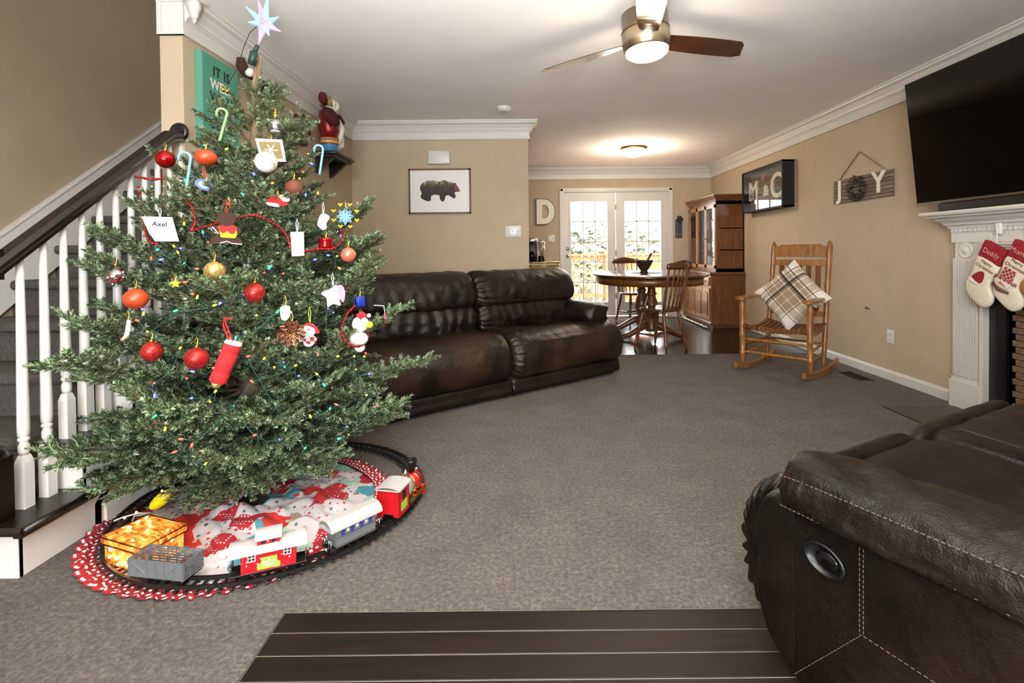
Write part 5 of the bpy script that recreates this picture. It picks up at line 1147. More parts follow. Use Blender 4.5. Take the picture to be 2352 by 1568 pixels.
t, s = flat('paper_tag', 'white paper tag with the handwritten name Axel on the left of the tree', 368, 526, [('card', [(-34, 28), (23, 28), (35, -28), (-10, -28), (-21, -8)], -1, 1, m_paper)], loop=(26, m_ribbon, 26))
text('handwriting', 'Axel', 15 * s, Matrix.Translation((-1 * s, -1.4 * s, 11 * s)) @ frame((0, 0, 0), (1, 0, 0), None, (0, -1, 0)) @ Matrix.Rotation(-.06, 4, 'Z'), m_ink, t, extrude=.0004, bold=.0004)
flat('paper_tag', 'blank white paper tag hanging right of the tree middle', 683, 560, [('card', [(-14, 27), (14, 28), (14, -27), (-12, -28)], -1, 1, m_paper)], loop=(26, m_ribbon, 34))
t, s = flat('snowflake_frame', 'small white square frame ornament with a snowflake near the top', 622, 345, [('frame', [(-31, 24), (24, 26), (31, -24), (-20, -27)], -1.5, 1.5, m_whiteg), ('glitter_panel', [(-25, 18), (19, 20), (25, -18), (-16, -21)], 1.5, 2.2, M('dark_gold_panel', '6f5c34', .6, .3))], loop=(22, m_gold, 16))
mb = MB()
for k in range(6): mb.cyl((0, -2.6 * s, 0), (14 * s * math.cos(k * PI / 3), -2.6 * s, 14 * s * math.sin(k * PI / 3)), 1.6 * s, None, 5)
obj('snowflake', mb, m_whiteg, t)
t, s = flat('blue_disc', 'blue oval disc ornament with a silver centre on a red ribbon', 470, 425, [('disc', disc(20, 12), -1.5, 1.5, m_bluef), ('ring', disc(13, 7.5), 1.5, 2.0, M('light_blue_enamel', '7f98c8', .4)), ('centre', disc(6, 4, -1, 1), 2, 2.6, m_chrome)], rot=-.35, loop=(8, m_redf, 40))
t, s = flat('santa_ornament', 'red and white felt santa ornament right of the tree centre', 637, 458, [('suit', sm((-20, -4), (-10, 10), (14, 11), (20, 2), (20, -12), (0, -14)), -4, 4, m_redf), ('fur_edge', sm((-22, -8), (0, -10), (2, -17), (-18, -14)), -5, 5, m_fur), ('face', disc(9, 5, 12, 6), 4, 6, M('skin_felt', 'd8a888', .8)), ('beard', disc(9, 5, 17, 0), 4, 7, m_fur)], loop=(10, m_gold, 14))
t, s = flat('gingerbread_ornament', 'brown felt gingerbread figure with a red bow and yellow trousers', 521, 525, [('body', sm((-14, 36), (14, 36), (17, 22), (14, 8), (27, 2), (26, -12), (16, -14), (28, -26), (30, -36), (10, -34), (0, -28), (-14, -34), (-32, -31), (-30, -20), (-16, -13), (-30, -4), (-27, 6), (-13, 8), (-18, 22), n=48), -2, 2, m_brf), ('trousers', [(-17, 4), (19, 4), (20, -15), (16, -22), (-12, -20)], 2, 3.6, m_yel), ('bow', sm((-16, 2), (-8, 8), (1, 3), (10, 8), (19, 2), (14, -11), (6, -11), (1, -5), (-6, -10), (-13, -7)), 3.6, 6, m_redf)], loop=(36, m_redf, 16))
mb = MB(); mb.tube([(x * s, -2.2 * s, z * s) for x, z in ((30, -36), (10, -34), (0, -29), (-14, -33))], 1.2 * s, 5); mb.tube([(x * s, -2.2 * s, z * s) for x, z in ((-30, -4), (-28, 4), (-16, -12), (-25, -8))], 1.2 * s, 5); obj('icing', mb, m_whiteg, t)
t, s = flat('clay_stocking', 'small cream clay stocking ornament with writing at the upper right', 743, 510, [('stocking', sm((-4, 19), (13, 13), (6, -3), (7, -12), (1, -18), (-7, -14), (-13, -4), n=30), -2, 2, m_cream2)], loop=(17, m_ribbon, 30))
mb = MB()
for k in range(5): mb.tube([((-6 + 3 * k) * s, -2.2 * s, (4 + (k % 2)) * s), ((-5 + 3 * k) * s, -2.2 * s, (8 + k * .3) * s)], .5 * s, 4)
obj('writing', mb, m_ink, t)
star6 = [((22 if k % 2 == 0 else 12) * math.cos(PI * k / 8), (22 if k % 2 == 0 else 12) * math.sin(PI * k / 8)) for k in range(16)]
t, s = flat('beaded_snowflake', 'blue snowflake ornament with yellow beaded tips at the right edge of the tree', 793, 497, [('snowflake', star6, -1.5, 1.5, M('bright_blue_bead', '3f82bd', .35))], loop=(20, m_gold, 18))
mb = MB()
for k in range(8):
    for dx, dy in ((0, 0), (3, 3), (-3, 3)):
        a = PI * k / 4 + PI / 8; mb.ball(((27 * math.cos(a) + dx) * s, -1.5 * s, (27 * math.sin(a) + dy) * s), 2.4 * s, 8, 6)
obj('yellow_beads', mb, m_yel, t)
mb = MB()
for k in range(8): a = PI * k / 4; mb.cyl((8 * s * math.cos(a), -2 * s, 8 * s * math.sin(a)), (22 * s * math.cos(a), -2 * s, 22 * s * math.sin(a)), .8 * s, None, 5)
obj('dark_outline', mb, M('navy_bead', '14284a', .4), t)
t = orn('drum_ornament', 'red foil drum-shaped ornament at the right side of the tree', 748, 558, -.02); s = t.location.y / F
mb = MB(); mb.lathe([(10 * s, -12 * s), (16 * s, -11 * s), (16.5 * s, -7 * s), (14 * s, 0), (16.5 * s, 7 * s), (16 * s, 11 * s), (10 * s, 12 * s)], 20); obj('drum', mb, m_redm, t); hang(t, 12 * s, m_gold)
t = orn('felt_roll', 'long red felt cracker ornament hanging by a red ribbon low on the tree', 517, 835, -.05); s = t.location.y / F
mb = MB(); ax = Vector((.36, 0, .93)).normalized(); prof = [(-44, 15), (-42, 19), (-22, 18.5), (-20, 17), (-18, 18.5), (26, 18.5), (28, 17), (30, 18.5), (44, 19), (46, 15)]
mb.tube([ax * (a * s) for a, b in prof], [b * s for a, b in prof], 18); obj('roll', mb, m_redf, t)
mb = MB(); mb.tube([ax * (46 * s), ax * (54 * s)], [20 * s, 17 * s], 14); obj('fur_top', mb, m_fur, t)
mb = MB(); mb.tube([ax * (-44 * s), ax * (-56 * s)], [13 * s, 8 * s], 12); obj('gold_tail', mb, m_goldg, t)
mb = MB(); mb.tube([ax * (50 * s) + Vector((-8 * s, -4 * s, 0)), Vector((-2 * s, -2 * s, 88 * s)), Vector((0, 4 * s, 108 * s)), Vector((4 * s, -2 * s, 88 * s)), ax * (50 * s)], 2.0 * s, 6); mb.tube([Vector((0, 2 * s, 104 * s)), Vector((16 * s, 0, 102 * s))], 2.2 * s, 6); obj('ribbon', mb, m_redf, t)
t, s = flat('clay_mitten', 'small cream mitten ornament with writing beside the garnet flower', 655, 718, [('mitten', sm((-9, 14), (9, 15), (10, 2), (15, -2), (12, 4), (9, -8), (3, -17), (-6, -16), (-10, -4), n=30), -2, 2, m_cream2)], loop=(14, m_gold, 26))
t = orn('flower_ornament', 'garnet and gold flower-shaped ornament in the lower right of the tree', 671, 766, -.04); s = t.location.y / F
for ring, (n_, r_, l_) in enumerate(((10, 17, 15), (8, 9, 13), (5, 2, 10))):
    mb = MB(); ed = MB()
    for k in range(n_):
        a = 2 * PI * k / n_ + ring * .3; c_, s_2 = math.cos(a), math.sin(a); y_ = -2 * s - ring * 3 * s
        def P(u, v, dy=0): return ((u * c_ - v * s_2) * s, y_ + dy * s, (u * s_2 + v * c_) * s)
        loop = [P(r_, 0, 1), P(r_ + l_ * .45, -l_ * .42, -1), P(r_ + l_, 0, -2.5), P(r_ + l_ * .45, l_ * .42, -1)]
        mb.add(loop + [(x, y + 2 * s, z) for x, y, z in loop], [(0, 1, 2, 3), (7, 6, 5, 4), (0, 4, 5, 1), (1, 5, 6, 2), (2, 6, 7, 3), (3, 7, 4, 0)]); ed.tube([loop[0], loop[1], loop[2], loop[3], loop[0]], 1.0 * s, 5)
    p_ = obj('petal_ring', mb, M('garnet_petal', '5e1a2a', .5), t); obj('gold_edge', ed, m_gold, p_)
hang(t, 28 * s, m_gold, .03)
t, s = flat('bird_ornament', 'white-faced bird ornament in a red hat and checked scarf beside the garnet flower', 712, 765, [('body', sm((-12, -8), (8, -6), (12, -20), (0, -30), (-12, -26)), -3, 3, m_whiteg), ('head', disc(15, 15, -2, 8), -4, 4, M('teal_white_felt', 'cfe0da', .8)), ('hat', sm((-16, 18), (-4, 25), (10, 18), (18, 8), (20, 0), (12, 0), (8, 12), (-6, 19)), 4, 6.5, m_redf), ('beak', [(-16, 4), (-8, 7), (-7, 0), (-13, -3)], 4, 6, m_orange), ('scarf', sm((-10, -10), (10, -8), (14, -18), (6, -24), (-8, -22)), 3, 5, m_ging), ('eye', disc(2, 2, -3, 9, 10), 4, 5, m_ink)], loop=(24, M('lime_ribbon', '8fb83a', .7), 38))
t = orn('snowman_ornament', 'white snowman ornament with a santa hat inside the red bead loop', 828, 752, -.03); s = t.location.y / F
mb = MB(); mb.ball((0, 0, 8 * s), 19 * s, 16, 10, 0, (1, .7, 1)); mb.ball((-4 * s, 0, -26 * s), 21 * s, 16, 10, 0, (1, .7, .8)); mb.ball((-2 * s, 0, -46 * s), 12 * s, 12, 8, 0, (1, .7, .9)); obj('snow_body', mb, m_whiteg, t)
mb = MB(); mb.tube([(-2 * s, 0, 22 * s), (6 * s, 0, 30 * s), (14 * s, 0, 26 * s)], [12 * s, 8 * s, 3 * s], 10); obj('hat', mb, m_redf, t); mb = MB(); mb.ball((19 * s, -3 * s, 27 * s), 5 * s, 10, 8); obj('pompom', mb, m_fur, t)
mb = MB(); mb.ball((20 * s, -6 * s, 6 * s), 8 * s, 10, 8); obj('yellow_bell', mb, m_yel, t); hang(t, 30 * s, m_gold, .02)
t, s = flat('white_mitten_ornament', 'pink and white printed butterfly ornament at the right side', 765, 678, [('wing', sm((-26, 6), (-8, 14), (8, 24), (14, 8), (22, 4), (14, -10), (16, -24), (0, -20), (-12, -26), (-14, -6), n=40), -2, 2, M('mauve_print', 'b9a3b4', .6, var=.5, vscale=90)), ('pink_wing', sm((10, 20), (20, 22), (26, 4), (22, -16), (14, -6)), 2, 4, M('pink_felt', 'c98aa8', .8))], loop=(22, m_ribbon, 30))
t = orn('blue_cube', 'small blue box ornament at the right edge of the tree', 826, 692, -.02); s = t.location.y / F; mb = MB(); mb.rbox((0, 0, 0), (18 * s, 18 * s, 22 * s), 1.5 * s, 0, rotz(.5)); obj('box', mb, M('blue_foil', '2a44b8', .25, .4), t); mb = MB(); mb.box((0, 0, 0), (18.8 * s, 4 * s, 22.8 * s), 0, rotz(.5)); obj('ribbon', mb, m_chrome, t); hang(t, 11 * s, m_gold)
t = orn('white_boot', 'white leg-shaped ornament tipped in gold at the lower left', 294, 757, -.03); s = t.location.y / F; mb = MB(); mb.tube([(2 * s, 0, 22 * s), (0, 0, 0), (-3 * s, 0, -14 * s), (-10 * s, 0, -22 * s)], [4 * s, 5 * s, 5 * s, 3 * s], 10); obj('boot', mb, m_cream2, t); mb = MB(); mb.ball((-3 * s, 0, -16 * s), 5.5 * s, 10, 8); obj('gold_toe', mb, m_goldg, t); hang(t, 22 * s, m_gold)
t = orn('tassel', 'pink bead tassel ornament hanging off the right edge of the tree', 884, 728, -.03); s = t.location.y / F; mb = MB(); mb.lathe([(1 * s, 12 * s), (3 * s, 4 * s), (5 * s, -6 * s), (6 * s, -10 * s), (2 * s, -11 * s)], 10); obj('tassel_body', mb, M('pink_thread', 'a8496a', .8), t); mb = MB(); mb.ball((0, 0, -16 * s), 3 * s, 8, 6); obj('bead', mb, m_redm, t); mb = MB(); mb.tube([(0, 0, 12 * s), (-2 * s, 0, 26 * s), (-24 * s, 3 * s, 28 * s)], 1.0 * s, 5); obj('cord', mb, m_ribbon, t)
flat('yellow_star', 'small yellow felt star deep in the fir left of centre', 403, 651, [('star', [((11 if k % 2 == 0 else 5) * math.cos(PI * k / 5 + .3), (11 if k % 2 == 0 else 5) * math.sin(PI * k / 5 + .3)) for k in range(10)], -1.5, 1.5, m_yel)], loop=(9, m_gold, 12))
t = orn('red_twig_star', 'small red twig star ornament above the gingerbread figure', 524, 468, -.02); s = t.location.y / F; mb = MB()
for k in range(3): a = k * PI / 3; mb.cyl((-11 * s * math.cos(a), 0, -11 * s * math.sin(a)), (11 * s * math.cos(a), 0, 11 * s * math.sin(a)), 1.3 * s, None, 6)
obj('twig_arms', mb, M('rust_wire', 'a2432c', .6), t); hang(t, 8 * s, m_gold, .02)
t = orn('gold_bells', 'pair of gold jingle bells below the teal sign', 517, 207, -.01); s = t.location.y / F; mb = MB(); mb.ball((-4 * s, 0, 0), 4.5 * s, 10, 8); mb.ball((4 * s, 0, -2 * s), 4.5 * s, 10, 8); obj('bell', mb, m_gold, t); hang(t, 4 * s, m_gold, .015)
# red bead garlands
def garland(pts, label, rpx=2.9, inset=-.06):
    P = [tp(x, y, inset) for x, y in pts]; Q = smooth_poly(P, max(12, int(sum((a - b).length for a, b in zip(P, P[1:])) / .0075)), False); mb = MB(); c_ = sum(Q, Vector()) / len(Q); s = rpx * c_.y / F
    for i, q in enumerate(Q): mb.ball(q - c_, s * (1.0 if i % 3 else 1.25), 6, 4, i % 2)
    g = thing('bead_garland', label, 'garland', c_, 0, 'red bead garlands'); tag(obj('bead_string', mb, [m_redm, m_copperg], g), kind='stuff')
garland([(312, 405), (350, 412), (388, 412), (420, 450), (442, 480), (448, 510), (440, 528)], 'red bead garland draped down the upper left of the tree')
garland([(440, 530), (480, 518), (520, 507), (570, 495), (598, 498), (640, 520), (660, 545), (666, 570)], 'red bead garland crossing the tree middle above the gingerbread figure')
garland([(700, 578), (730, 572), (765, 570), (790, 545), (783, 530)], 'red bead garland under the red drum ornament on the right')
garland([(814, 703), (795, 725), (786, 755), (792, 780), (812, 795), (835, 790), (846, 770), (838, 752)], 'red bead garland looping round the snowman ornament')
garland([(318, 430), (328, 495), (340, 550), (362, 560)], 'short red bead garland behind the Axel tag')
# star topper with its lamp, holder and cord
sc_ = at(607, 55, 2.36)
stp = thing('star_topper', 'clear iridescent light-up star on top of the tree', 'tree topper', sc_)
m_star = {}
for nm, c1 in (('blue', 'a9d6e6'), ('violet', 'c9b4e6'), ('pink', 'e6b9d6')):
    m, nt, b = nodes('star_plastic_' + nm); b.inputs['Base Color'].default_value = lin(c1); b.inputs['Roughness'].default_value = .15; b.inputs['Transmission Weight'].default_value = .55; b.inputs['Emission Color'].default_value = lin(c1); b.inputs['Emission Strength'].default_value = .10; m_star[nm] = m
k_ = 2.36 / F
for i, (dx, dy, dep, nm) in enumerate(((-42, 40, 0, 'blue'), (-18, 60, .02, 'violet'), (12, 62, -.01, 'blue'), (38, -18, 0, 'violet'), (18, -34, -.03, 'blue'), (-14, -46, .0, 'pink'), (-32, 0, -.02, 'blue'), (10, 10, -.075, 'violet'), (20, 30, .06, 'blue'))):
    tip = Vector((dx * k_, dep, dy * k_)); d_ = tip.normalized(); a_ = d_.orthogonal().normalized(); b_ = d_.cross(a_); r_ = .021
    mb = MB(); mb.rings([[d_ * h_ + (a_ * math.cos(PI * q / 3) + b_ * math.sin(PI * q / 3)) * rr for q in range(6)] for h_, rr in ((-.004, r_), (.012, r_ * 1.05), (tip.length, .0012))], 0, False); obj('star_point', mb, m_star[nm], stp)
for dx, dz, k in ((-4, 6, 'g'), (2, 2, 'b'), (4, -6, 'r'), (-3, 14, 'r'), (10, 0, 'b')):
    mb = MB(); mb.ball((dx * k_, -.02, dz * k_), .005, 8, 6); obj('star_led', mb, m_bulb[k], stp)
mb = MB(); b0 = at(592, 104, 2.36) - sc_; b1 = at(584, 120, 2.36) - sc_; b2_ = at(577, 148, 2.36) - sc_
mb.tube([b0, b1], .010, 10); mb.tube([b1, b2_], [.018, .017], 10); obj('green_holder', mb, m_socket, stp)
mb = MB(); mb.tube([at(590, 60, 2.37) - sc_, at(574, 75, 2.38) - sc_, at(560, 108, 2.38) - sc_, at(545, 158, 2.36) - sc_, at(528, 186, 2.34) - sc_], .0016, 5); obj('topper_cord', mb, m_blackm, stp)

# ------------------------------------------------------------------ tree skirt
def quilt(nt, b):
    v = coords(nt, (1, 1, 1)); vo = N(nt, 'ShaderNodeTexVoronoi'); vo.inputs['Scale'].default_value = 11; vo.distance = 'CHEBYCHEV'; nt.links.new(v, vo.inputs['Vector'])
    sep = N(nt, 'ShaderNodeSeparateColor'); nt.links.new(vo.outputs['Color'], sep.inputs[0])
    base_ = ramp(nt, sep.outputs[0], [(0, lin('b9b3b2')), (.28, lin('9c1a22')), (.50, lin('b7b1af')), (.60, lin('3f828c')), (.70, lin('8fb09e')), (.78, lin('86715a')), (.87, lin('b82a26'))], 'CONSTANT')
    dots = N(nt, 'ShaderNodeTexVoronoi'); dots.inputs['Scale'].default_value = 75; dots.inputs['Randomness'].default_value = .05; nt.links.new(v, dots.inputs['Vector'])
    dm = ramp(nt, dots.outputs['Distance'], [(0, (1, 1, 1, 1)), (.24, (1, 1, 1, 1)), (.28, (0, 0, 0, 1))])
    isr = ramp(nt, sep.outputs[0], [(0, (0, 0, 0, 1)), (.28, (1, 1, 1, 1)), (.50, (0, 0, 0, 1))], 'CONSTANT')
    m1 = N(nt, 'ShaderNodeMath', operation='MULTIPLY'); nt.links.new(dm, m1.inputs[0]); nt.links.new(isr, m1.inputs[1])
    mx = N(nt, 'ShaderNodeMix', data_type='RGBA'); nt.links.new(m1.outputs[0], mx.inputs[0]); nt.links.new(base_, mx.inputs[6]); mx.inputs[7].default_value = lin('cfc6c2')
    fl_ = N(nt, 'ShaderNodeTexVoronoi'); fl_.inputs['Scale'].default_value = 34; nt.links.new(v, fl_.inputs['Vector'])
    fm = ramp(nt, fl_.outputs['Distance'], [(0, (1, 1, 1, 1)), (.20, (1, 1, 1, 1)), (.30, (0, 0, 0, 1))])
    isw = ramp(nt, sep.outputs[0], [(0, (1, 1, 1, 1)), (.28, (0, 0, 0, 1)), (.50, (1, 1, 1, 1)), (.60, (0, 0, 0, 1))], 'CONSTANT')
    m2 = N(nt, 'ShaderNodeMath', operation='MULTIPLY'); nt.links.new(fm, m2.inputs[0]); nt.links.new(isw, m2.inputs[1])
    s3 = N(nt, 'ShaderNodeSeparateColor'); nt.links.new(fl_.outputs['Color'], s3.inputs[0]); fc = ramp(nt, s3.outputs[0], [(0, lin('b02a30')), (.4, lin('2f4f48')), (.7, lin('4a6f86')), (.85, lin('c0463c'))], 'CONSTANT')
    m3 = N(nt, 'ShaderNodeMix', data_type='RGBA'); nt.links.new(m2.outputs[0], m3.inputs[0]); nt.links.new(mx.outputs[2], m3.inputs[6]); nt.links.new(fc, m3.inputs[7]); nt.links.new(m3.outputs[2], b.inputs['Base Color'])
m_quilt = pattern('patchwork_cotton', .9, quilt)
def ruffle_m(nt, b):
    ch = N(nt, 'ShaderNodeTexBrick'); ch.inputs['Scale'].default_value = 1; ch.inputs['Brick Width'].default_value = .034; ch.inputs['Row Height'].default_value = .030; ch.inputs['Mortar Size'].default_value = .009
    ch.inputs['Color1'].default_value = lin('e6ded8'); ch.inputs['Color2'].default_value = lin('efe9e4'); ch.inputs['Mortar'].default_value = lin('8e141c'); ch.inputs['Mortar Smooth'].default_value = 0
    nt.links.new(coords(nt, (1, 1, 1), 'UV'), ch.inputs['Vector']); nt.links.new(ch.outputs['Color'], b.inputs['Base Color'])
m_ruffle = pattern('red_white_gingham', .9, ruffle_m)
SKX, SKY, SKR = -1.18, 2.13, .50
sk_ = thing('tree_skirt', 'patchwork Christmas tree skirt with red and white ruffled hem under the tree', 'tree skirt', (SKX, SKY, 0))
def sk_r(a): return SKR * (1 + .05 * wig((math.cos(a) * 1.5, math.sin(a) * 1.5, 0), 1, 3))
def sk_h(x, y, q):
    g_ = abs(math.hypot(x + SKX + 1.112, y + SKY - 2.222) - .588); k_t = min(1, max(0, (g_ - .055) / .05))
    if math.hypot(x + SKX + 1.375, y + SKY - 1.80) < .14: k_t = 0
    if k_t < 1: return .006 + k_t * .02 * abs(wig((x * 9, y * 9, 0), 1, 2))
    h_ = .012 + .028 * max(0, wig((x * 5, y * 5, 0), 1, 1)) + .034 * abs(wig((x * 12, y * 12, 0), 1, 2)); return h_ * (1 if q < .75 else max(.25, (1 - q) / .25)) + .03 * max(0, 1 - q * 2.2)
def skf(u, v):
    a = 2 * PI * u; r_ = sk_r(a) * (.12 + .88 * v); x, y = r_ * math.cos(a), r_ * math.sin(a); return (x, y, sk_h(x, y, v))
mb = MB(); mb.grid(skf, 150, 40, 0, True, None, True); obj('skirt_cloth', mb, m_quilt, sk_)
mb = MB(); nu, nv = 420, 9
def rff(u, v):
    a = 2 * PI * u; w_ = math.sin(a * 62 + 1.5 * math.sin(a * 9)); r_ = sk_r(a) * .985 + .075 * v + .010 * w_ * v
    xw, yw = r_ * math.cos(a) + SKX, r_ * math.sin(a) + SKY
    if abs(math.hypot(xw + 1.112, yw - 2.222) - .588) < .065: return (r_ * math.cos(a), r_ * math.sin(a), .005)
    return (r_ * math.cos(a), r_ * math.sin(a), .006 + .014 * (1 - v) + .014 * v * (.5 + .5 * math.sin(a * 62 + 1.5 * math.sin(a * 9) + 1)))
mb.grid(rff, nu, nv, 0, True, None, True); rm = mb.mesh('ruffle_hem', m_ruffle); uvl = rm.uv_layers.new(name='UVMap')
for poly in rm.polygons:
    lo = [rm.loops[i].vertex_index % nu for i in poly.loop_indices]; wrapf = max(lo) - min(lo) > nu / 2
    for i in poly.loop_indices:
        vi = rm.loops[i].vertex_index; uu = vi % nu; vv = vi // nu
        if wrapf and uu < nu / 2: uu += nu
        uvl.data[i].uv = (uu / nu * 4.4, vv / (nv - 1) * .12)
obj('ruffle_hem', rm, None, sk_)
# ------------------------------------------------------------------ toy train on its loop of track
CX, CY, RT, ZT = -1.112, 2.222, .588, .009
trk = thing('toy_train_track', 'black plastic toy railway loop laid round the tree', 'train track', (CX, CY, ZT))
m_track = M('black_track_plastic', '141414', .45)
for dr in (-.0235, .0235):
    mb = MB(); n_ = 120; rg = [[((RT + dr + a) * math.cos(2 * PI * k / n_), (RT + dr + a) * math.sin(2 * PI * k / n_), z) for a, z in ((-.004, .006), (.004, .006), (.004, .018), (-.004, .018))] for k in range(n_ + 1)]
    mb.rings(rg, 0, False, True, False); obj('rail', mb, m_track, trk)
tie = MB(); tie.rbox((0, 0, .0035), (.086, .011, .007), .002, 0, None, 1); tie_m = tie.mesh('tie', m_track)
for k in range(112):
    o = obj('tie', tie_m, None, trk); a = 2 * PI * k / 112; o.location = (RT * math.cos(a), RT * math.sin(a), 0); o.rotation_euler = (0, 0, a)
m_roof = M('white_toy_roof', 'aaa7a2', .4); m_grey = m_silverg
def snow(nt, b):
    vo = N(nt, 'ShaderNodeTexVoronoi'); vo.inputs['Scale'].default_value = 95; nt.links.new(coords(nt), vo.inputs['Vector'])
    s3 = N(nt, 'ShaderNodeSeparateColor'); nt.links.new(vo.outputs['Color'], s3.inputs[0]); th = N(nt, 'ShaderNodeMath', operation='MULTIPLY_ADD'); th.inputs[1].default_value = .30; th.inputs[2].default_value = .0; nt.links.new(s3.outputs[0], th.inputs[0])
    lt_ = N(nt, 'ShaderNodeMath', operation='LESS_THAN'); nt.links.new(vo.outputs['Distance'], lt_.inputs[0]); nt.links.new(th.outputs[0], lt_.inputs[1])
    mx = N(nt, 'ShaderNodeMix', data_type='RGBA'); nt.links.new(lt_.outputs[0], mx.inputs[0]); mx.inputs[6].default_value = lin('b5121c'); mx.inputs[7].default_value = lin('f0d6d4'); nt.links.new(mx.outputs[2], b.inputs['Base Color'])
m_snow = pattern('red_snowflake_print', .35, snow)
def car(name, label, ang):
    a = R(ang); return thing(name, label, 'toy train', (CX + RT * math.cos(a), CY + RT * math.sin(a), ZT), a + PI / 2)
def wheels(t, xs, r=.0135, mat=None):
    for x in xs:
        for sy in (-1, 1):
            mb = MB(); mb.lathe([(.002, -.004), (r, -.004), (r * 1.1, -.002), (r * 1.1, 0), (r * .85, .003), (.002, .004)], 16, 0, frame((x, sy * .0225, .018 + r), (1, 0, 0), None, (0, -sy, 0))); obj('wheel', mb, mat or m_black, t)
        mb = MB(); mb.cyl((x, -.02, .018 + r), (x, .02, .018 + r), .003, None, 8); mb.rbox((x, 0, .034), (.045, .04, .012), .003); obj('axle', mb, m_black, t)
def arch(w_, h_, n=12): return [(w_ * math.cos(PI * k / n), h_ * math.sin(PI * k / n)) for k in range(n + 1)]
def arch_roof(mb, x0, x1, w_, z, h_, th=.003, mat=0):
    A_ = arch(w_, h_); B_ = [(y, zz - th) for y, zz in arch(w_, h_)][::-1]; mb.rings([[(x, y, z + zz) for y, zz in A_ + B_] for x in (x0, x1)], mat, False)
# gondola
t = car('gondola_car', 'silver open slatted toy wagon in front of the lit gift box', -99)
wheels(t, (-.055, .055)); mb = MB(); mb.rbox((0, 0, .044), (.20, .078, .008), .002); obj('underframe', mb, m_black, t)
for sy in (-1, 1):
    mb = MB(); y = sy * .040
    for z in (.050, .059, .068, .077, .086, .094, .102): mb.box((0, y, z), (.205, .003, .0045))
    for k in range(7): mb.box((-.099 + .033 * k, y + sy * .0012, .076), (.004, .004, .058))
    mb.tube([(-.08, y + sy * .002,   .095), (-.035, y + sy * .002, .058)], .002, 5); mb.tube([(.035, y + sy * .002, .058), (.08, y + sy * .002, .095)], .002, 5); mb.box((0, y, .076), (.198, .0012, .054)) if sy < 0 else None; obj('side_slats', mb, m_silverg, t)
for sx in (-1, 1):
    mb = MB(); x = sx * .1015
    for z in (.050, .059, .068, .077, .086, .094, .102): mb.box((x, 0, z), (.003, .08, .0045))
    for k in range(4): mb.box((x, -.038 + .0253 * k, .076), (.004, .004, .058))
    obj('end_slats', mb, m_silverg, t)
# caboose
t = car('caboose', 'red toy caboose with white roof and lime green sign', -67)
wheels(t, (-.07, .07)); mb = MB(); mb.rbox((0, 0, .040), (.235, .066, .008), .002); obj('underframe', mb, m_black, t)
mb = MB(); mb.b2(-.082, .082, -.034, .034, .044, .118); obj('body', mb, m_snow, t)
mb = MB(); arch_roof(mb, -.118, .118, .046, .110, .022); mb.b2(-.118, .118, -.034, .034, .110, .117); mb.b2(.08, .112, -.012, .012, .128, .138); obj('roof', mb, m_roof, t)
mb = MB(); mb.b2(-.034, .034, -.028, .028, .118, .150); obj('cupola', mb, m_snow, t)
mb = MB(); arch_roof(mb, -.040, .040, .036, .147, .018); mb.b2(-.04, .04, -.028, .028, .145, .152); obj('cupola_roof', mb, m_roof, t)
for sy in (-1, 1):
    for x in (-.016, .016): mb = MB(); mb.box((x, sy * .0285, .136), (.013, .002, .011)); obj('cupola_window', mb, m_blackm, t)
    for x in (-.050, .056):
        mb = MB(); mb.box((x, sy * .0346, .094), (.020, .002, .021)); w_o = obj('window_pane', mb, M('dark_toy_window', '2a161c', .3) if 'dark_toy_window' not in D.materials else D.materials['dark_toy_window'], t)
        mb = MB()
        for dx in (-.0105, 0, .0105): mb.box((x + dx, sy * .0356, .094), (.0028, .002, .024))
        for dz in (-.011, 0, .011): mb.box((x, sy * .0356, .094 + dz), (.024, .002, .0028))
        obj('window_frame', mb, m_whiteg, w_o)
sg = [(-.034, .050), (.034, .050), (.034, .066), (.030, .066), (.025, .072), (.025, .088), (-.022, .088), (-.022, .076), (-.026, .070), (-.034, .068)]
mb = MB(); mb.prism(sg, .0345, .0362, 0, Matrix(((1, 0, 0, 0), (0, 0, -1, 0), (0, 1, 0, 0), (0, 0, 0, 1)))); so_ = obj('green_sign', mb, M('lime_green_print', '8ec63a', .4), t)
XT = frame((0, -.0364, .0), (1, 0, 0), None, (0, -1, 0)); text('sign_lettering', "SANTA'S", .0105, Matrix.Translation((0, 0, .0715)) @ XT, m_whiteg, so_, extrude=.0003, bold=.0003); text('sign_lettering', 'EXPRESS', .0098, Matrix.Translation((0, 0, .061)) @ XT, m_whiteg, so_, extrude=.0003, bold=.0003)
mb = MB(); mb.ball((.001, -.0365, .081), .0035, 10, 8, 0, (1, .3, 1.1)); obj('sign_emblem', mb, m_whiteg, so_)
for sx in (-1, 1):
    mb = MB()
    for y in (-.03, -.012, .012, .03): mb.cyl((sx * .112, y, .044), (sx * .112, y, .112 if abs(y) > .02 else .07), .0018, None, 6)
    mb.cyl((sx * .112, -.032, .07), (sx * .112, .032, .07), .0018, None, 6); obj('end_railing', mb, m_chrome, t)
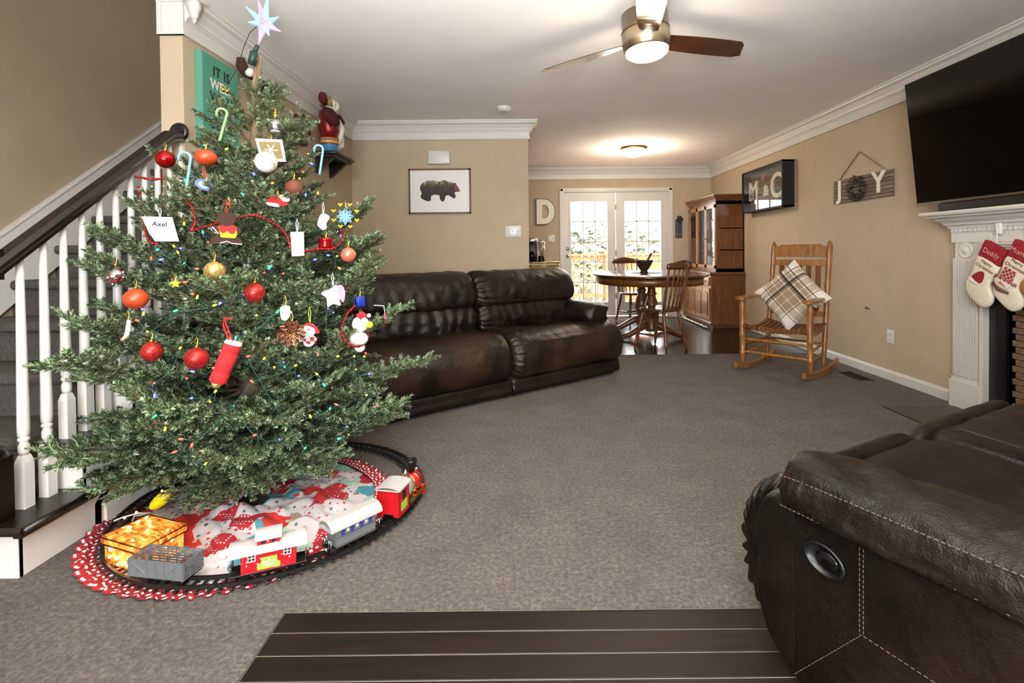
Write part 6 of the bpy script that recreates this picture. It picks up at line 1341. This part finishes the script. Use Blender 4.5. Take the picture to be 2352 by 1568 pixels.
# passenger car
t = car('passenger_car', 'silver toy passenger car with blue windows and a ribbed white roof', -40)
wheels(t, (-.06, .06)); mb = MB(); mb.rbox((0, 0, .040), (.20, .066, .008), .002); obj('underframe', mb, m_black, t)
mb = MB(); mb.b2(-.078, .078, -.034, .034, .044, .118); obj('body', mb, m_silverg, t)
mb = MB(); arch_roof(mb, -.104, .104, .044, .110, .030); mb.b2(-.104, .104, -.036, .036, .108, .116)
for y in (-.014, .014): mb.b2(-.104, .104, y - .002, y + .002, .136, .140)
obj('roof', mb, m_roof, t)
m_bw = M('navy_window_print', '2c3a78', .4)
for sy in (-1, 1):
    for k in range(4): mb = MB(); mb.box((-.054 + .037 * k, sy * .0346, .094), (.014, .0015, .026)); obj('window_pane', mb, m_bw, t)
    for k in range(3):
        mb = MB(); c_ = (-.0355 + .037 * k, sy * .0350, .094)
        mb.prism([((.0085 if q % 2 == 0 else .004) * math.cos(PI * q / 5), (.0085 if q % 2 == 0 else .004) * math.sin(PI * q / 5)) for q in range(10)], 0, .001, 0, frame(c_, (1, 0, 0), None, (0, sy, 0))); obj('star_print', mb, m_whiteg, t)
    mb = MB(); mb.box((0, sy * .0346, .0785), (.156, .0015, .003)); mb.box((0, sy * .0346, .050), (.156, .0015, .003)); obj('side_rib', mb, m_chrome, t)
for sx in (-1, 1):
    mb = MB(); mb.box((sx * .0785, 0, .08), (.002, .022, .06), 1)
    for y in (-.03, -.015, .015, .03): mb.cyl((sx * .098, y, .044), (sx * .098, y, .072), .0022, None, 6)
    mb.cyl((sx * .098, -.032, .072), (sx * .098, .032, .072), .0022, None, 6); mb.cyl((sx * .098, 0, .06), (sx * .098, 0, .088), .003, None, 6); mb.ball((sx * .10, 0, .036), .008, 8, 6); obj('end_railing', mb, [m_chrome, m_silverg], t)
# locomotive
t = car('toy_locomotive', 'red toy steam locomotive with a white cab roof and black smokestack', -12)
wheels(t, (-.08, -.045, .01, .05, .09), .015); mb = MB(); mb.rbox((.0, 0, .042), (.24, .06, .012), .003); obj('underframe', mb, m_black, t)
mb = MB(); mb.b2(-.125, -.035, -.047, -.043, .040, .150); mb.b2(-.125, -.035, .043, .047, .040, .085); mb.b2(-.125, -.105, .043, .047, .085, .150); mb.b2(-.055, -.035, .043, .047, .085, .150); mb.b2(-.125, -.035, .043, .047, .135, .15); mb.b2(-.125, -.121, -.047, .047, .050, .150); mb.b2(-.125, -.121, -.047, -.022, .040, .050); mb.b2(-.125, -.121, .022, .047, .040, .050); mb.b2(-.04, -.036, -.047, .047, .045, .150); obj('cab', mb, m_red, t)
mb = MB(); mb.b2(-.095, -.065, -.0475, -.0465, .100, .132); obj('cab_window', mb, m_blackm, t)
mb = MB(); mb.b2(-.105, -.055, -.0485, -.0472, .058, .090); obj('green_sign', mb, D.materials['lime_green_print'], t)
mb = MB(); arch_roof(mb, -.135, -.028, .054, .148, .014); mb.b2(-.135, -.028, -.048, .048, .146, .15); obj('cab_roof', mb, m_roof, t)
mb = MB(); mb.cyl((-.036, 0, .088), (.05, 0, .088), .036, None, 22); obj('boiler', mb, m_roof, t)
mb = MB(); mb.cyl((.05, 0, .088), (.118, 0, .088), .039, None, 22); mb.lathe([(.039, 0), (.034, .004), (.002, .006)], 22, 0, frame((.118, 0, .088), (0, 1, 0), None, (1, 0, 0))); obj('smokebox', mb, m_red, t)
mb = MB(); mb.lathe([(.0395, -.002), (.041, 0), (.0395, .002)], 22, 0, frame((.052, 0, .088), (0, 1, 0), None, (1, 0, 0))); mb.lathe([(.0395, -.002), (.041, 0), (.0395, .002)], 22, 0, frame((.085, 0, .088), (0, 1, 0), None, (1, 0, 0))); obj('boiler_band', mb, m_gold, t)
mb = MB(); mb.lathe([(.012, .118), (.012, .150), (.024, .172), (.026, .182), (.018, .184), (.012, .172)], 18, 0, Matrix.Translation((.088, 0, 0))); obj('smokestack', mb, m_black, t)
mb = MB(); mb.lathe([(.006, .12), (.006, .135), (.014, .139), (.012, .152), (.006, .160), (.002, .164)], 14, 0, Matrix.Translation((.03, .0, 0))); mb.lathe([(.010, .12), (.013, .13), (.008, .142), (.002, .145)], 14, 0, Matrix.Translation((.0, 0, 0))); obj('bell', mb, m_chrome, t)
mb = MB(); mb.b2(-.03, .12, -.052, -.046, .058, .062); mb.b2(-.03, .12, .046, .052, .058, .062); mb.b2(-.03, .11, -.05, .05, .046, .054); obj('running_board', mb, m_gold, t)
mb = MB(); mb.rings([[(x, y * w_, z) for y, z in ((-1, .022), (1, .022), (1, .05), (-1, .05))] for x, w_ in ((.115, .05), (.135, .045), (.16, .012))], 0, False); mb.rbox((.122, 0, .056), (.012, .096, .018), .003); obj('pilot', mb, m_red, t)
mb = MB(); mb.cyl((.124, 0, .12), (.14, 0, .12), .011, .012, 14); obj('headlamp', mb, m_chrome, t)

# ------------------------------------------------------------------ lit gift box and the little light strings
GX = Matrix.Translation((-1.392, 1.795, .010)) @ rotz(R(-20)) @ Matrix.Scale(1.07, 4); gb = thing('lighted_gift_box', 'glowing copper mesh gift box with warm lights inside, behind the silver wagon', 'gift box', X=GX)
def copper(nt, b):
    v = coords(nt); n = N(nt, 'ShaderNodeTexNoise'); n.inputs['Scale'].default_value = 26; n.inputs['Detail'].default_value = 6; n.inputs['Distortion'].default_value = 1.5; nt.links.new(coords(nt, (1, 2.2, 1)), n.inputs['Vector'])
    nt.links.new(ramp(nt, n.outputs['Fac'], [(.35, lin('8a4412')), (.65, lin('e89a48'))]), b.inputs['Base Color']); b.inputs['Metallic'].default_value = .35
    nt.links.new(ramp(nt, n.outputs['Fac'], [(.38, lin('7a2e06')), (.58, lin('f08a2c')), (.72, lin('ffd9a0'))]), b.inputs['Emission Color']); b.inputs['Emission Strength'].default_value = .75
    n2 = N(nt, 'ShaderNodeTexNoise'); n2.inputs['Scale'].default_value = 320; nt.links.new(v, n2.inputs['Vector']); bump(nt, b, n2.outputs['Fac'], .6, .004)
m_copper = pattern('lit_copper_mesh', .4, copper)
mb = MB(); mb.rbox((0, 0, .037), (.185, .138, .074), .006, 0, None, 2); obj('box', mb, m_copper, gb)
mb = MB(); mb.rbox((0, 0, .079), (.200, .152, .022), .006, 0, None, 2); mb.rbox((0, 0, .0905), (.180, .13, .006), .003); obj('lid', mb, m_copper, gb)
mb = MB()
for x0, y0, x1, y1 in ((-.1, -.076, .1, -.076), (.1, -.076, .1, .076), (.1, .076, -.1, .076), (-.1, .076, -.1, -.076)): mb.tube([(x0, y0, .0685), (x1, y1, .0685)], .0022, 6); mb.tube([(x0, y0, .0895), (x1, y1, .0895)], .0020, 6)
obj('wire_frame', mb, M('copper_wire', '6a2f10', .35, .8), gb)
m_warm = M('warm_bulb', 'fff0d0', .3, emit='ffc878', es=11); wb = MB(); wb.ball((0, 0, 0), .0042, 8, 6); wbm = wb.mesh('warm_bulb', m_warm); random.seed(12)
for q in range(26):
    f_ = q % 3; x, y, z = ((random.uniform(-.085, .085), random.uniform(-.065, .065), .094) if f_ == 0 else ((random.uniform(-.085, .085), -.071, random.uniform(.012, .062)) if f_ == 1 else (.094 if q % 2 else -.094, random.uniform(-.06, .06), random.uniform(.012, .062))))
    obj('warm_bulb', wbm, None, gb, (x, y, z))
ws = thing('warm_light_string', 'white wire string of warm lights trailing beside the gift box and stair', 'string lights', (-1.45, 1.95, .03))
WP = [at(262, 1196, 1.93), at(280, 1188, 1.97), at(318, 1178, 2.0), at(346, 1178, 2.0), at(308, 1185, 1.97), at(300, 1206, 1.93), at(276, 1222, 1.90), at(248, 1230, 1.87)]
mb = MB(); mb.tube([p - ws.location for p in WP], .003, 6); obj('white_wire', mb, m_whiteg, ws)
for px, py, Y in ((286, 1189, 1.965), (313, 1176, 2.0), (342, 1180, 2.0), (249, 1228, 1.87), (277, 1222, 1.9), (372, 1127, 2.05)): obj('warm_bulb', wbm, None, ws, at(px, py, Y) - ws.location)
ye = thing('yellow_ornament', 'bright yellow plastic lemon-shaped ornament lying on the skirt by the stair', 'ornament', at(372, 1146, 2.06), R(20)); mb = MB(); mb.ball((0, 0, 0), .047, 18, 12, 0, (1.15, .45, .55), Matrix.Rotation(R(-38), 4, 'Y')); obj('shell', mb, M('yellow_gloss', 'd6c60c', .35), ye)
mb = MB(); mb.ball((0, 0, 0), .024, 14, 10); go = obj('gold_bauble', mb, M('gold_pearl', 'b08a58', .3, .6)); go.location = at(513, 1094, 2.20); tag(go, 'gold bauble fallen by the green tree stand', 'ornament')
